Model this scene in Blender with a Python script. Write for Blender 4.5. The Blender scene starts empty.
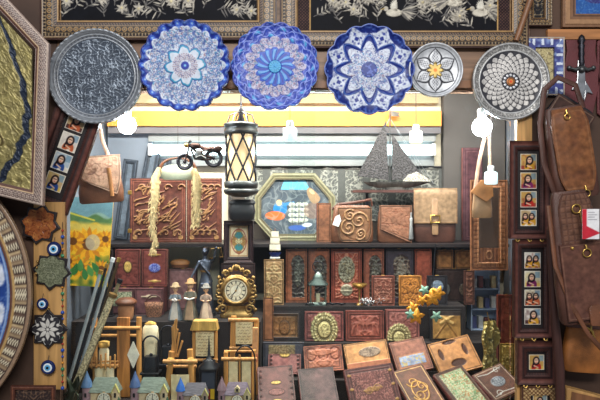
import bpy, bmesh, math, random
import numpy as np
from mathutils import Vector, Matrix
PI = math.pi
sc = bpy.context.scene
COL = sc.collection
F = 600.0
CAMZ = 1.5

def pt(px, py, Y):
    return Vector(((px-300)*Y/F, Y, CAMZ+(200-py)*Y/F))

def lin(c):
    c = np.asarray(c, dtype=float)
    return np.where(c <= 0.04045, c/12.92, ((c+0.055)/1.055)**2.4)

def rgb(*c):
    return tuple(float(x) for x in lin(np.array(c)/255.0))

# ------------------------------------------------------------------ materials
MATS = {}
def _base(name):
    m = bpy.data.materials.new(name); m.use_nodes = True
    nt = m.node_tree
    return m, nt, nt.nodes['Principled BSDF']

def mat(name, c, rough=0.5, metal=0.0, var=0.25, scale=25.0, bump=0.15, kind='noise', spec=0.5, stretch=(1, 1, 1)):
    """procedural surface: colour varied by noise / wood grain / leather cells, with a bump"""
    if name in MATS: return MATS[name]
    m, nt, p = _base(name)
    N = nt.nodes; L = nt.links
    tc = N.new('ShaderNodeTexCoord'); mp = N.new('ShaderNodeMapping')
    L.new(tc.outputs['Object'], mp.inputs['Vector'])
    if kind == 'wood':
        mp.inputs['Scale'].default_value = stretch
        t = N.new('ShaderNodeTexNoise'); t.inputs['Scale'].default_value = scale
        t.inputs['Detail'].default_value = 5; t.inputs['Distortion'].default_value = 1.2
        out = t.outputs['Fac']
    elif kind == 'leather':
        t = N.new('ShaderNodeTexNoise'); t.inputs['Scale'].default_value = scale; t.inputs['Detail'].default_value = 6
        out = t.outputs['Fac']
    elif kind == 'voro':
        t = N.new('ShaderNodeTexVoronoi'); t.inputs['Scale'].default_value = scale
        out = t.outputs['Distance']
    else:
        mp.inputs['Scale'].default_value = stretch
        t = N.new('ShaderNodeTexNoise'); t.inputs['Scale'].default_value = scale; t.inputs['Detail'].default_value = 4
        out = t.outputs['Fac']
    L.new(mp.outputs['Vector'], t.inputs['Vector'])
    cr = N.new('ShaderNodeValToRGB')
    c = np.array(rgb(*c))
    lo = c*(1-var*1.3); hi = np.minimum(c*(1+var*1.3), 1)
    cr.color_ramp.elements[0].position = 0.3; cr.color_ramp.elements[0].color = (*lo, 1)
    cr.color_ramp.elements[1].position = 0.7; cr.color_ramp.elements[1].color = (*hi, 1)
    L.new(out, cr.inputs['Fac']); L.new(cr.outputs['Color'], p.inputs['Base Color'])
    p.inputs['Roughness'].default_value = rough; p.inputs['Metallic'].default_value = metal
    p.inputs['Specular IOR Level'].default_value = spec
    if bump:
        b = N.new('ShaderNodeBump'); b.inputs['Strength'].default_value = bump; b.inputs['Distance'].default_value = 0.004
        src = out
        if kind == 'leather':
            v = N.new('ShaderNodeTexVoronoi'); v.inputs['Scale'].default_value = 350
            L.new(mp.outputs['Vector'], v.inputs['Vector']); src = v.outputs['Distance']
        L.new(src, b.inputs['Height']); L.new(b.outputs['Normal'], p.inputs['Normal'])
    MATS[name] = m
    return m

def painted(name, rough=0.45, metal=0.0, var=0.12, spec=0.5, sheen=0.0):
    """painted / tooled / inlaid surface: the decoration colour stored on the mesh, times a fine noise"""
    if name in MATS: return MATS[name]
    m, nt, p = _base(name); N = nt.nodes; L = nt.links
    a = N.new('ShaderNodeAttribute'); a.attribute_name = 'Col'
    t = N.new('ShaderNodeTexNoise'); t.inputs['Scale'].default_value = 60; t.inputs['Detail'].default_value = 5
    tc = N.new('ShaderNodeTexCoord'); L.new(tc.outputs['Object'], t.inputs['Vector'])
    mr = N.new('ShaderNodeMapRange')
    mr.inputs['From Min'].default_value = 0.3; mr.inputs['From Max'].default_value = 0.7
    mr.inputs['To Min'].default_value = 1-var*1.6; mr.inputs['To Max'].default_value = 1+var*1.6
    L.new(t.outputs['Fac'], mr.inputs['Value'])
    mx = N.new('ShaderNodeVectorMath'); mx.operation = 'SCALE'
    L.new(a.outputs['Color'], mx.inputs[0]); L.new(mr.outputs['Result'], mx.inputs['Scale'])
    L.new(mx.outputs['Vector'], p.inputs['Base Color'])
    p.inputs['Roughness'].default_value = rough; p.inputs['Metallic'].default_value = metal
    p.inputs['Specular IOR Level'].default_value = spec
    MATS[name] = m
    return m

def emit(name, c, s):
    if name in MATS: return MATS[name]
    m, nt, p = _base(name)
    p.inputs['Base Color'].default_value = (*rgb(*c), 1)
    p.inputs['Emission Color'].default_value = (*rgb(*c), 1)
    p.inputs['Emission Strength'].default_value = s
    MATS[name] = m
    return m

def wood(name, c, var=0.3, axis='z', rough=0.45, scale=30):
    st = {'z': (1, 1, 0.08), 'x': (0.08, 1, 1)}[axis]
    return mat(name, c, rough, 0, var, scale, 0.1, 'wood', stretch=st)
def leather(name, c, var=0.3, rough=0.42):
    return mat(name, c, rough, 0, var, 14, 0.25, 'leather')
def metal(name, c, rough=0.35, var=0.2):
    return mat(name, c, rough, 0.9, var, 40, 0.1)

# ------------------------------------------------------------------ mesh builder (units: photo pixels at the thing's depth, scaled by S)
class MB:
    def __init__(s): s.v = []; s.f = []; s.mi = []; s.sm = []; s.m = 0
    def add(s, vs, fs, smooth=False):
        b = len(s.v); s.v.extend([tuple(map(float, p)) for p in vs])
        for f in fs: s.f.append([b+i for i in f]); s.mi.append(s.m); s.sm.append(smooth)
        return s
    def box(s, x0, x1, y0, y1, z0, z1):
        vs = [(x, y, z) for z in (z0, z1) for y in (y0, y1) for x in (x0, x1)]
        return s.add(vs, [(0, 2, 3, 1), (4, 5, 7, 6), (0, 1, 5, 4), (2, 6, 7, 3), (0, 4, 6, 2), (1, 3, 7, 5)])
    def bar(s, a, b, w, d=None):
        """square bar from a to b"""
        return s.tube([a, b], w*0.7071, 4, smooth=False, ry=(d or w)*0.7071, rot=PI/4)
    def tube(s, pts, r, seg=8, closed=False, smooth=True, ry=None, rot=0.0):
        pts = [Vector(p) for p in pts]; n = len(pts)
        rs = r if isinstance(r, (list, tuple)) else [r]*n
        rings = []; up = None
        for i in range(n):
            if closed: t = pts[(i+1) % n]-pts[i-1]
            else: t = pts[min(i+1, n-1)]-pts[max(i-1, 0)]
            t.normalize()
            if up is None:
                up = Vector((0, 1, 0)) if abs(t.y) < 0.9 else Vector((1, 0, 0))
            a = t.cross(up)
            if a.length < 1e-5: a = t.cross(Vector((1, 0, 0)))
            a.normalize(); u = a.cross(t).normalized(); up = u
            k = (ry/rs[i]) if ry else 1.0
            rings.append([pts[i]+a*math.cos(2*PI*j/seg+rot)*rs[i]+u*math.sin(2*PI*j/seg+rot)*rs[i]*k for j in range(seg)])
        return s.rings(rings, closed, smooth)
    def rings(s, rings, closed=False, smooth=True, caps=True):
        seg = len(rings[0]); n = len(rings); vs = [p for r in rings for p in r]; fs = []
        for i in range(n if closed else n-1):
            for j in range(seg):
                a = i*seg+j; b = i*seg+(j+1) % seg; c = ((i+1) % n)*seg+(j+1) % seg; d = ((i+1) % n)*seg+j
                fs.append((a, b, c, d))
        s.add(vs, fs, smooth)
        if not closed and caps:
            s.add(rings[0], [tuple(range(seg))[::-1]]); s.add(rings[-1], [tuple(range(seg))])
        return s
    def loft(s, secs, e=2.0, seg=24, cx=0, cy=0, smooth=True):
        """secs: (z, half width, half depth[, dx, dy]) stacked super-ellipses"""
        R = []
        for q in secs:
            z, a, b = q[:3]; dx = q[3] if len(q) > 3 else 0; dy = q[4] if len(q) > 4 else 0
            r = []
            for j in range(seg):
                t = 2*PI*j/seg; c, n = math.cos(t), math.sin(t)
                r.append((cx+dx+a*math.copysign(abs(c)**(2/e), c), cy+dy+b*math.copysign(abs(n)**(2/e), n), z))
            R.append(r)
        return s.rings(R, False, smooth)
    def lathe(s, prof, seg=20, cx=0, cy=0, cz=0, smooth=True):
        return s.loft([(z+cz, max(r, 1e-3), max(r, 1e-3)) for r, z in prof], 2, seg, cx, cy, smooth)
    def prism(s, p2, y0, y1, smooth=False):
        n = len(p2)
        vs = [(x, y0, z) for x, z in p2]+[(x, y1, z) for x, z in p2]
        fs = [tuple(range(n)), tuple(range(2*n-1, n-1, -1))]+[(i, (i+1) % n, n+(i+1) % n, n+i) for i in range(n)]
        return s.add(vs, fs, smooth)
    def ball(s, c, rx, ry=None, rz=None, seg=14, rows=9):
        ry = ry or rx; rz = rz or rx
        return s.loft([(c[2]-rz*math.cos(PI*k/rows), max(rx*math.sin(PI*k/rows), 1e-3), max(ry*math.sin(PI*k/rows), 1e-3)) for k in range(rows+1)], 2, seg, c[0], c[1])
    def torus(s, c, R, r, axis='y', seg=24, rs=8, sx=1.0, a0=0, a1=2*PI):
        full = abs(a1-a0-2*PI) < 1e-6
        n = seg if full else seg+1; P = []
        for i in range(n):
            t = a0+(a1-a0)*i/seg; u, w = R*math.cos(t)*sx, R*math.sin(t)
            P.append({'y': (c[0]+u, c[1], c[2]+w), 'z': (c[0]+u, c[1]+w, c[2]), 'x': (c[0], c[1]+u, c[2]+w)}[axis])
        return s.tube(P, r, rs, closed=full)
    def obj(s, name, mats, S, parent=None, bevel=0, bseg=2, remesh=0, sub=0):
        me = bpy.data.meshes.new(name)
        me.from_pydata([(x*S, y*S, z*S) for x, y, z in s.v], [], s.f)
        mats = mats if isinstance(mats, (list, tuple)) else [mats]
        for m in mats: me.materials.append(m)
        me.polygons.foreach_set('material_index', s.mi)
        me.polygons.foreach_set('use_smooth', s.sm)
        bm = bmesh.new(); bm.from_mesh(me); bmesh.ops.recalc_face_normals(bm, faces=bm.faces); bm.to_mesh(me); bm.free()
        o = bpy.data.objects.new(name, me); COL.objects.link(o)
        if parent: o.parent = parent
        if remesh:
            r = o.modifiers.new('join', 'REMESH'); r.mode = 'VOXEL'; r.voxel_size = remesh*S; r.use_smooth_shade = True
            q = o.modifiers.new('soft', 'SMOOTH'); q.iterations = 3; q.factor = 0.5
        if bevel:
            b = o.modifiers.new('bevel', 'BEVEL'); b.width = bevel*S; b.segments = bseg; b.limit_method = 'ANGLE'
        return o

# ------------------------------------------------------------------ decoration canvas
def vnoise(x, y, sc_, seed):
    rs = np.random.RandomState(seed); T = rs.rand(64, 64)
    u = x/sc_+1000; v = y/sc_+1000
    i = np.floor(u).astype(int); j = np.floor(v).astype(int); fu = u-i; fv = v-j
    fu = fu*fu*(3-2*fu); fv = fv*fv*(3-2*fv)
    g = lambda a, b: T[a % 64, b % 64]
    return (g(i, j)*(1-fu)+g(i+1, j)*fu)*(1-fv)+(g(i, j+1)*(1-fu)+g(i+1, j+1)*fu)*fv

class Cv:
    def __init__(s, X, Y):
        s.X = X; s.Y = Y; s.r = np.hypot(X, Y); s.th = np.arctan2(Y, X)
        s.c = np.ones(X.shape+(3,))*0.5; s.h = np.zeros(X.shape); s.side = (90, 60, 45)
    def fill(s, c): s.c[:] = np.array(c)/255.; s.side = c
    def p(s, m, c=None, dh=0.0):
        m = np.clip(np.asarray(m, float), 0, 1)
        if c is not None: s.c = s.c*(1-m[..., None])+np.array(c)/255.*m[..., None]
        if dh: s.h = s.h+dh*m
    def mul(s, k): s.c = s.c*k[..., None]
    def st(s, d, w=0.5): return np.clip(0.5-d/w, 0, 1)          # inside where d<0
    def disk(s, cx, cy, rx, ry=None, w=0.6):
        ry = ry or rx
        q = np.hypot((s.X-cx)/rx, (s.Y-cy)/ry); return s.st((q-1)*min(rx, ry), w)
    def ring(s, r0, t, w=0.5): return s.st(np.abs(s.r-r0)-t/2, w)
    def oval(s, cx, cy, rx, ry, t, w=0.5):
        q = np.hypot((s.X-cx)/rx, (s.Y-cy)/ry); return s.st(np.abs(q-1)*min(rx, ry)-t/2, w)
    def rect(s, x0, y0, x1, y1, w=0.5):
        d = np.maximum(np.maximum(x0-s.X, s.X-x1), np.maximum(y0-s.Y, s.Y-y1)); return s.st(d, w)
    def edge(s, x0, y0, x1, y1, t, w=0.5):
        d = np.maximum(np.maximum(x0-s.X, s.X-x1), np.maximum(y0-s.Y, s.Y-y1)); return s.st(np.abs(d)-t/2, w)
    def seg(s, a, b, w0, w1=None, soft=0.5):
        w1 = w0 if w1 is None else w1
        ax, ay = a; dx, dy = b[0]-ax, b[1]-ay; L = dx*dx+dy*dy+1e-9
        t = np.clip(((s.X-ax)*dx+(s.Y-ay)*dy)/L, 0, 1)
        d = np.hypot(s.X-ax-t*dx, s.Y-ay-t*dy); return s.st(d-(w0+(w1-w0)*t)/2, soft)
    def line(s, P, w0, w1=None, soft=0.5):
        w1 = w0 if w1 is None else w1; n = len(P)-1; m = np.zeros(s.X.shape)
        for i in range(n):
            m = np.maximum(m, s.seg(P[i], P[i+1], w0+(w1-w0)*i/n, w0+(w1-w0)*(i+1)/n, soft))
        return m
    def leaf(s, cx, cy, a, L, W):
        """almond leaf from (cx,cy) in direction a"""
        u = (s.X-cx)*math.cos(a)+(s.Y-cy)*math.sin(a); v = -(s.X-cx)*math.sin(a)+(s.Y-cy)*math.cos(a)
        t = np.clip(u/L, 0, 1); w = W/2*np.sin(PI*t**0.8)
        return s.st(np.abs(v)-w, 0.4)*((u > 0) & (u < L))
    def star(s, n, r0, r1, ph=0.0, q=1.0):
        return r0+(r1-r0)*np.abs(np.cos(n*(s.th-ph)/2))**q
    def inside(s, R, w=0.6): return s.st(s.r-R, w)
    def outl(s, R, t, w=0.5): return s.st(np.abs(s.r-R)-t/2, w)
    def curl(s, k, seed=0, sym=True, t=0.25):
        """curly vine-work lines"""
        x = np.abs(s.X) if sym else s.X; y = s.Y; rs = np.random.RandomState(seed); a, b, c, d = rs.rand(4)*6
        n1 = vnoise(x, y, 4.5/k, seed+11); n2 = vnoise(x, y, 4.5/k, seed+29); t = t*1.5
        f = np.sin(x*k+2.0*np.sin(y*k*0.7+a)+5*(n1-.5)+b)+np.cos(y*k+2.0*np.sin(x*k*0.6+c)+5*(n2-.5)+d)
        return np.clip((t-np.abs(f))/t*1.6, 0, 1)
    def spiral(s, cx, cy, size, turns, w, a0=0, cw=1):
        P = [(cx+size*(1-i/40)*math.cos(a0+cw*turns*2*PI*i/40), cy+size*(1-i/40)*math.sin(a0+cw*turns*2*PI*i/40)) for i in range(40)]
        return s.line(P, w, w*0.6)
    def vn(s, sc_, seed): return vnoise(s.X, s.Y, sc_, seed)

def store_colors(me, cols):
    a = me.color_attributes.new('Col', 'FLOAT_COLOR', 'POINT')
    n = len(me.vertices); A = np.ones((n, 4)); A[:, :3] = lin(np.clip(cols, 0, 1))
    a.data.foreach_set('color', A.astype(np.float32).ravel())

def _grid_obj(name, P, cols, loopb, depthy, side, m, S, parent, smooth=True):
    """P (ny,nx,3) front grid, closed to a flat back"""
    ny, nx = P.shape[:2]
    V = P.reshape(-1, 3); C = cols.reshape(-1, 3)
    idx = np.arange(ny*nx).reshape(ny, nx)
    a = idx[:-1, :-1].ravel(); b = idx[:-1, 1:].ravel(); c = idx[1:, 1:].ravel(); d = idx[1:, :-1].ravel()
    faces = np.stack([a, b, c, d], 1).tolist()
    ring = np.concatenate([idx[0, :-1], idx[:-1, -1], idx[-1, :0:-1], idx[:0:-1, 0]])
    n0 = len(V); n = len(ring)
    E = V[ring].copy(); B = E.copy(); B[:, 1] = depthy
    sidec = np.tile(np.array(side)/255., (2*n, 1))
    V = np.vstack([V, E, B]); C = np.vstack([C, sidec])
    nf = len(faces)
    for i in range(n):
        j = (i+1) % n; faces.append([n0+j, n0+i, n0+n+i, n0+n+j])
    faces.append([n0+n+i for i in range(n)][::-1])
    me = bpy.data.meshes.new(name); me.from_pydata((V*S).tolist(), [], faces)
    me.materials.append(m); sm = [smooth]*nf+[False]*(len(faces)-nf); me.polygons.foreach_set('use_smooth', sm)
    store_colors(me, C)
    o = bpy.data.objects.new(name, me); COL.objects.link(o)
    if parent: o.parent = parent
    return o

def relief(name, w, h, fn, m, S, parent=None, res=1.6, depth=2.0, cx=0, cz=0, y=0, warp=None):
    """decorated slab: centre (cx,cz), its back at y, its face at y-depth"""
    nx = max(3, int(w*res)); ny = max(3, int(h*res))
    X, Z = np.meshgrid(np.linspace(-w/2, w/2, nx), np.linspace(-h/2, h/2, ny))
    c = Cv(X, Z); fn(c)
    if warp: WX, WZ, WY = warp(X, Z)
    else: WX, WZ, WY = X, Z, 0*X
    P = np.stack([WX+cx, y-depth-c.h-WY, WZ+cz], -1)
    return _grid_obj(name, P, c.c, None, y, c.side, m, S, parent)

def disc(name, R, fn, m, S, parent=None, prof=None, edge=None, depth=2.0, cx=0, cz=0, y=0, nth=None, nr=None, r_in=0.0):
    nth = nth or int(R*8); nr = nr or int(R*2.2)
    th = np.linspace(0, 2*PI, nth+1)[:-1]; t = np.linspace(r_in, 1, nr)
    TH, Tt = np.meshgrid(th, t); Re = R*(edge(TH) if edge else np.ones_like(TH))
    X = Tt*Re*np.cos(TH); Z = Tt*Re*np.sin(TH)
    c = Cv(X, Z); c.t = Tt; c.r = Tt*R; c.th = TH; fn(c)
    H = c.h+(prof(Tt) if prof else 0)
    P = np.stack([X+cx, y-depth-H, Z+cz], -1); V = P.reshape(-1, 3); C = c.c.reshape(-1, 3)
    idx = np.arange(nr*nth).reshape(nr, nth); r2 = np.roll(idx, -1, 1)
    faces = np.stack([idx[:-1].ravel(), idx[1:].ravel(), r2[1:].ravel(), r2[:-1].ravel()], 1).tolist()
    if r_in == 0: pass
    n0 = len(V); E = V[idx[-1]].copy(); B = E.copy(); B[:, 1] = y
    sidec = np.tile(np.array(c.side)/255., (2*nth, 1)); V = np.vstack([V, E, B]); C = np.vstack([C, sidec]); nf = len(faces)
    for i in range(nth):
        j = (i+1) % nth; faces.append([n0+i, n0+nth+i, n0+nth+j, n0+j])
    if r_in == 0: faces.append([n0+nth+i for i in range(nth)])
    else:
        n1 = len(V); E = V[idx[0]].copy(); B2 = E.copy(); B2[:, 1] = y; V = np.vstack([V, E, B2]); C = np.vstack([C, sidec])
        for i in range(nth):
            j = (i+1) % nth
            faces.append([n1+j, n1+nth+j, n1+nth+i, n1+i]); faces.append([n0+nth+i, n1+nth+i, n1+nth+j, n0+nth+j])
    me = bpy.data.meshes.new(name); me.from_pydata((V*S).tolist(), [], faces); me.materials.append(m)
    me.polygons.foreach_set('use_smooth', [True]*nf+[False]*(len(faces)-nf)); store_colors(me, C)
    o = bpy.data.objects.new(name, me); COL.objects.link(o)
    if parent: o.parent = parent
    return o

def inset(poly, d):
    n = len(poly); out = []
    for i in range(n):
        p0, p1, p2 = [np.array(poly[k % n], float) for k in (i-1, i, i+1)]
        a = (p1-p0)/np.linalg.norm(p1-p0); b = (p2-p1)/np.linalg.norm(p2-p1)
        na = np.array([-a[1], a[0]]); nb = np.array([-b[1], b[0]])
        k = (na+nb); k = k/max(1e-6, np.dot(k, na)); out.append(tuple(p1+k*d))
    return out

def poly_frame(name, outer, fw, fn, m, S, parent=None, depth=4.0, y=0, res=1.6, back=True):
    """picture-frame moulding round a CCW polygon; fn(c): c.X runs along a side, c.Y = distance in from the outer edge"""
    inner = inset(outer, fw); n = len(outer); Vs = []; Cs = []; Fs = []; sm = []; off = 0
    nd = max(4, int(fw*res*1.3))
    for i in range(n):
        o0, o1 = np.array(outer[i]), np.array(outer[(i+1) % n]); i0, i1 = np.array(inner[i]), np.array(inner[(i+1) % n])
        L = np.linalg.norm(o1-o0); ns = max(3, int(L*res)); s = np.linspace(0, 1, ns); t = np.linspace(0, 1, nd)
        Sg, Tg = np.meshgrid(s, t)
        A = o0[None, None]*(1-Sg[..., None])+o1[None, None]*Sg[..., None]; B = i0[None, None]*(1-Sg[..., None])+i1[None, None]*Sg[..., None]
        Q = A*(1-Tg[..., None])+B*Tg[..., None]
        dvec = (o1-o0)/L; along = (Q-o0)@dvec
        c = Cv(along-L/2, Tg*fw); c.side_i = i; c.L = L; fn(c)
        yy = y-depth-c.h
        yy = np.vstack([np.full((1, ns), y), yy, np.full((1, ns), y)])
        Q = np.concatenate([Q[:1], Q, Q[-1:]]); cc = np.concatenate([c.c[:1], c.c, c.c[-1:]])
        P = np.stack([Q[..., 0], yy, Q[..., 1]], -1); k = nd+2
        idx = np.arange(k*ns).reshape(k, ns)+off
        f = np.stack([idx[:-1, :-1].ravel(), idx[:-1, 1:].ravel(), idx[1:, 1:].ravel(), idx[1:, :-1].ravel()], 1)
        Fs += f.tolist(); Fs += [[idx[-1, j], idx[-1, j+1], idx[0, j+1], idx[0, j]] for j in range(ns-1)]
        Vs.append(P.reshape(-1, 3)); Cs.append(cc.reshape(-1, 3)); off += k*ns
    me = bpy.data.meshes.new(name); me.from_pydata((np.vstack(Vs)*S).tolist(), [], Fs); me.materials.append(m)
    store_colors(me, np.vstack(Cs))
    o = bpy.data.objects.new(name, me); COL.objects.link(o)
    if parent: o.parent = parent
    return o

def rect_poly(x0, z0, x1, z1): return [(x0, z0), (x1, z0), (x1, z1), (x0, z1)]

# ------------------------------------------------------------------ things
def tag(o, label, cat, group=None, kind=None):
    if label: o['label'] = label
    if cat: o['category'] = cat
    if group: o['group'] = group
    if kind: o['kind'] = kind
    return o

class Th:
    """a thing: an Empty at pixel (px,py) of depth Y; its parts are built in pixel units of that depth"""
    def __init__(s, name, label, cat, px, py, Y, group=None, rot=(0, 0, 0), zs=None):
        s.S = Y/F; s.Y = Y
        o = bpy.data.objects.new(name, None); COL.objects.link(o); o.empty_display_size = 0.02
        p = pt(px, py, Y)
        if zs is not None: p.z = zs+0.001
        o.location = p; o.rotation_euler = rot; tag(o, label, cat, group); s.o = o
    def mesh(s, name, mb, m, parent=None, **k): return mb.obj(name, m, s.S, parent or s.o, **k)
    def relief(s, name, w, h, fn, m, parent=None, **k): return relief(name, w, h, fn, m, s.S, parent or s.o, **k)
    def disc(s, name, R, fn, m, parent=None, **k): return disc(name, R, fn, m, s.S, parent or s.o, **k)
    def frame(s, name, poly, fw, fn, m, parent=None, **k): return poly_frame(name, poly, fw, fn, m, s.S, parent or s.o, **k)

def solo(o, label, cat, px, py, Y, group=None, rot=(0, 0, 0), zs=None):
    p = pt(px, py, Y)
    if zs is not None: p.z = zs+0.001
    o.location = p; o.rotation_euler = rot; return tag(o, label, cat, group)

def copy_tree(o, parent=None):
    c = o.copy(); COL.objects.link(c)
    if parent: c.parent = parent
    for ch in list(o.children): copy_tree(ch, c)
    return c
# ================================================================== surfaces
CREAM = (222, 210, 180)
M_tool = painted('tooled_leather', 0.5, 0, 0.2, 0.28)
M_tile = painted('glazed_enamel', 0.32, 0, 0.1, 0.28)
M_paint = painted('painted_surface', 0.55, 0, 0.08, 0.25)
M_black = painted('black_lacquer_picture', 0.6, 0, 0.15, 0.12)
M_inlay = painted('inlaid_marquetry', 0.38, 0, 0.1)
M_silver = painted('engraved_silver', 0.42, 0.35, 0.14)
M_brassrel = painted('hammered_brass', 0.45, 0.35, 0.2)
M_carve = painted('carved_wood', 0.45, 0, 0.18, 0.35)
W_dark = wood('dark_walnut', (74, 44, 38), 0.3)
W_black = wood('ebonised_wood', (34, 28, 30), 0.2)
W_brown = wood('brown_wood', (128, 86, 56), 0.3)
W_beam = wood('beam_wood', (138, 104, 78), 0.3, 'x')
W_tan = wood('tan_wood', (196, 150, 92), 0.25)
W_stick = wood('stick_wood', (196, 140, 76), 0.3)
W_red = wood('red_wood', (120, 58, 42), 0.3)
L_dark = leather('dark_brown_leather', (84, 52, 42))
L_brown = leather('brown_leather', (112, 70, 48))
L_tan = leather('tan_leather', (166, 110, 62))
L_maroon = leather('maroon_leather', (104, 54, 50))
L_black = leather('black_leather', (34, 34, 38))
L_pale = leather('pale_leather', (186, 150, 124))
L_khaki = leather('khaki_suede', (150, 116, 84))
K_brass = metal('brass', (214, 176, 96), 0.3)
K_gold = metal('gilt', (164, 132, 82), 0.42, 0.35)
K_steel = metal('steel', (186, 188, 192), 0.3)
K_dark = metal('dark_iron', (58, 58, 64), 0.45)
K_black = mat('black_iron', (26, 27, 32), 0.45, 0.2, 0.2, 40, 0.1)
K_pewter = metal('pewter', (92, 94, 94), 0.45)
P_page = mat('page_edges', (206, 188, 152), 0.8, 0, 0.15, 60, 0.2, stretch=(1, 1, 12))
P_parch = mat('parchment', (238, 224, 186), 0.8, 0, 0.12, 30, 0.1)
P_white = mat('white_paint', (222, 224, 222), 0.5, 0, 0.03, 20, 0)
P_straw = mat('straw', (206, 164, 84), 0.8, 0, 0.35, 60, 0.5, stretch=(1, 1, 0.15))
P_fur = mat('fur', (206, 184, 136), 0.95, 0, 0.2, 90, 0.6)
P_cord = mat('cord', (60, 50, 46), 0.8, 0, 0.1, 40, 0)
P_blue = mat('blue_glaze', (24, 40, 92), 0.15, 0, 0.1, 20, 0)
P_eyewhite = mat('white_glaze', (232, 238, 242), 0.2, 0, 0.03, 20, 0)
P_eyeblue = mat('light_blue_glaze', (92, 168, 214), 0.2, 0, 0.05, 20, 0)
P_pupil = mat('black_glaze', (14, 14, 22), 0.15, 0, 0.05, 20, 0)

# ================================================================== the setting
def slab(name, x0, x1, y0, y1, z0, z1, m, kind='structure'):
    mb = MB(); mb.box(x0, x1, y0, y1, z0, z1); o = mb.obj(name, m, 1.0); o['kind'] = kind; return o
G_pave = mat('pavement', (120, 112, 104), 0.8, 0, 0.2, 8, 0.3)
G_wall = mat('shop_wall', (78, 56, 44), 0.7, 0, 0.25, 6, 0.2)
G_cream = mat('cream_plaster', (218, 208, 184), 0.8, 0, 0.06, 5, 0.1)
G_grey = mat('grey_blue_plaster', (104, 112, 124), 0.8, 0, 0.15, 4, 0.1)
G_coveglow = mat('painted_cove_glow', (222, 142, 52), 0.5, 0, 0.1, 6, 0.05)  # amber colour stands in for warm hidden light on the wall
G_slate = mat('slate_paint', (96, 92, 96), 0.6, 0, 0.15, 8, 0.05)
G_plinth = mat('plinth_cloth', (34, 27, 27), 0.85, 0, 0.2, 12, 0.2)
HEADZ = pt(0, 90, 2.06).z
slab('floor', -2.2, 2.2, -1.2, 3.2, -0.1, 0, G_pave)
slab('wall_front_left', -1.9, -0.835, 2.06, 2.15, 0, 2.9, G_wall)
slab('wall_front_right', 0.79, 1.9, 2.06, 2.15, 0, 2.9, G_wall)
slab('wall_front_top', -0.833, 0.788, 2.06, 2.13, HEADZ, 2.9, W_beam)
slab('wall_front_bottom', -0.833, 0.788, 2.06, 2.11, 0, 0.69, W_brown)
slab('wall_back', -1.1, 1.2, 2.90, 3.0, 0, 2.4, G_cream)
slab('wall_left', -1.0, -0.92, 2.16, 2.89, 0, 2.4, G_grey)
slab('wall_right', 0.98, 1.06, 2.16, 2.89, 0, 2.4, G_grey)
slab('ceiling', -1.1, 1.1, 2.16, 2.89, 2.41, 2.46, G_cream)
# window posts
slab('trim_1', 0.736, 0.787, 2.035, 2.058, 0.0, HEADZ+0.01, W_tan)
slab('trim_2', -0.83, 0.70, 2.04, 2.058, HEADZ+0.004, HEADZ+0.028, W_brown)
z = lambda py, Y: pt(0, py, Y).z
slab('trim_3', -0.90, 0.66, 2.80, 2.895, z(126, 2.8), z(111, 2.8), G_coveglow)  # strip of warm light put into the colour
slab('trim_4', -0.90, 0.66, 2.81, 2.895, z(133, 2.8), z(126.2, 2.8), G_slate)
slab('trim_9', pt(228, 0, 2.88).x, 0.66, 2.884, 2.898, 1.055, z(167, 2.884), mat('wall_darkening_sheet', (70, 62, 56), .8, 0, .2, 6, .1))  # dark sheet added to tone down the cream wall under the lace
slab('trim_5', 0.68, 0.97, 2.84, 2.895, 1.2, 2.38, mat('umber_paint', (74, 70, 68), .8, 0, .3, 3, .1))
slab('trim_8', pt(548, 0, 2.04).x, pt(640, 0, 2.04).x, 2.042, 2.0585, z(39, 2.04), z(29, 2.04), wood('orange_wood', (168, 112, 66), .3, 'x'))
slab('trim_6', -0.91, -0.70, 2.84, 2.895, 1.2, 1.84, G_grey)
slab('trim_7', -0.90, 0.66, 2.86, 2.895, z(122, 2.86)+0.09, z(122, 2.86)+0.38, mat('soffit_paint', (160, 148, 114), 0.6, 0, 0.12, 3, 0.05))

def glass(name, tint, fac):
    m, nt, p = _base(name); N = nt.nodes; L = nt.links
    nt.nodes.remove(p); out = N['Material Output']
    t = N.new('ShaderNodeBsdfTransparent'); t.inputs['Color'].default_value = (*tint, 1)
    g = N.new('ShaderNodeBsdfGlossy'); g.inputs['Roughness'].default_value = 0.02
    fr = N.new('ShaderNodeFresnel'); fr.inputs['IOR'].default_value = 1.35
    x = N.new('ShaderNodeMixShader'); L.new(fr.outputs['Fac'], x.inputs['Fac'])
    L.new(t.outputs[0], x.inputs[1]); L.new(g.outputs[0], x.inputs[2]); L.new(x.outputs[0], out.inputs['Surface'])
    return m
G_pane = glass('window_glass', (0.96, 0.985, 0.98), 0.03)
def pane(name, x0, x1, y):
    mb = MB(); mb.box(x0, x1, y, y+0.004, 0.692, HEADZ-0.002)
    o = mb.obj(name, G_pane, 1.0); o['kind'] = 'structure'
pane('window_1', -0.83, pt(315, 0, 2.085).x, 2.085)
pane('window_2', pt(288, 0, 2.095).x, 0.735, 2.097)

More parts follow.
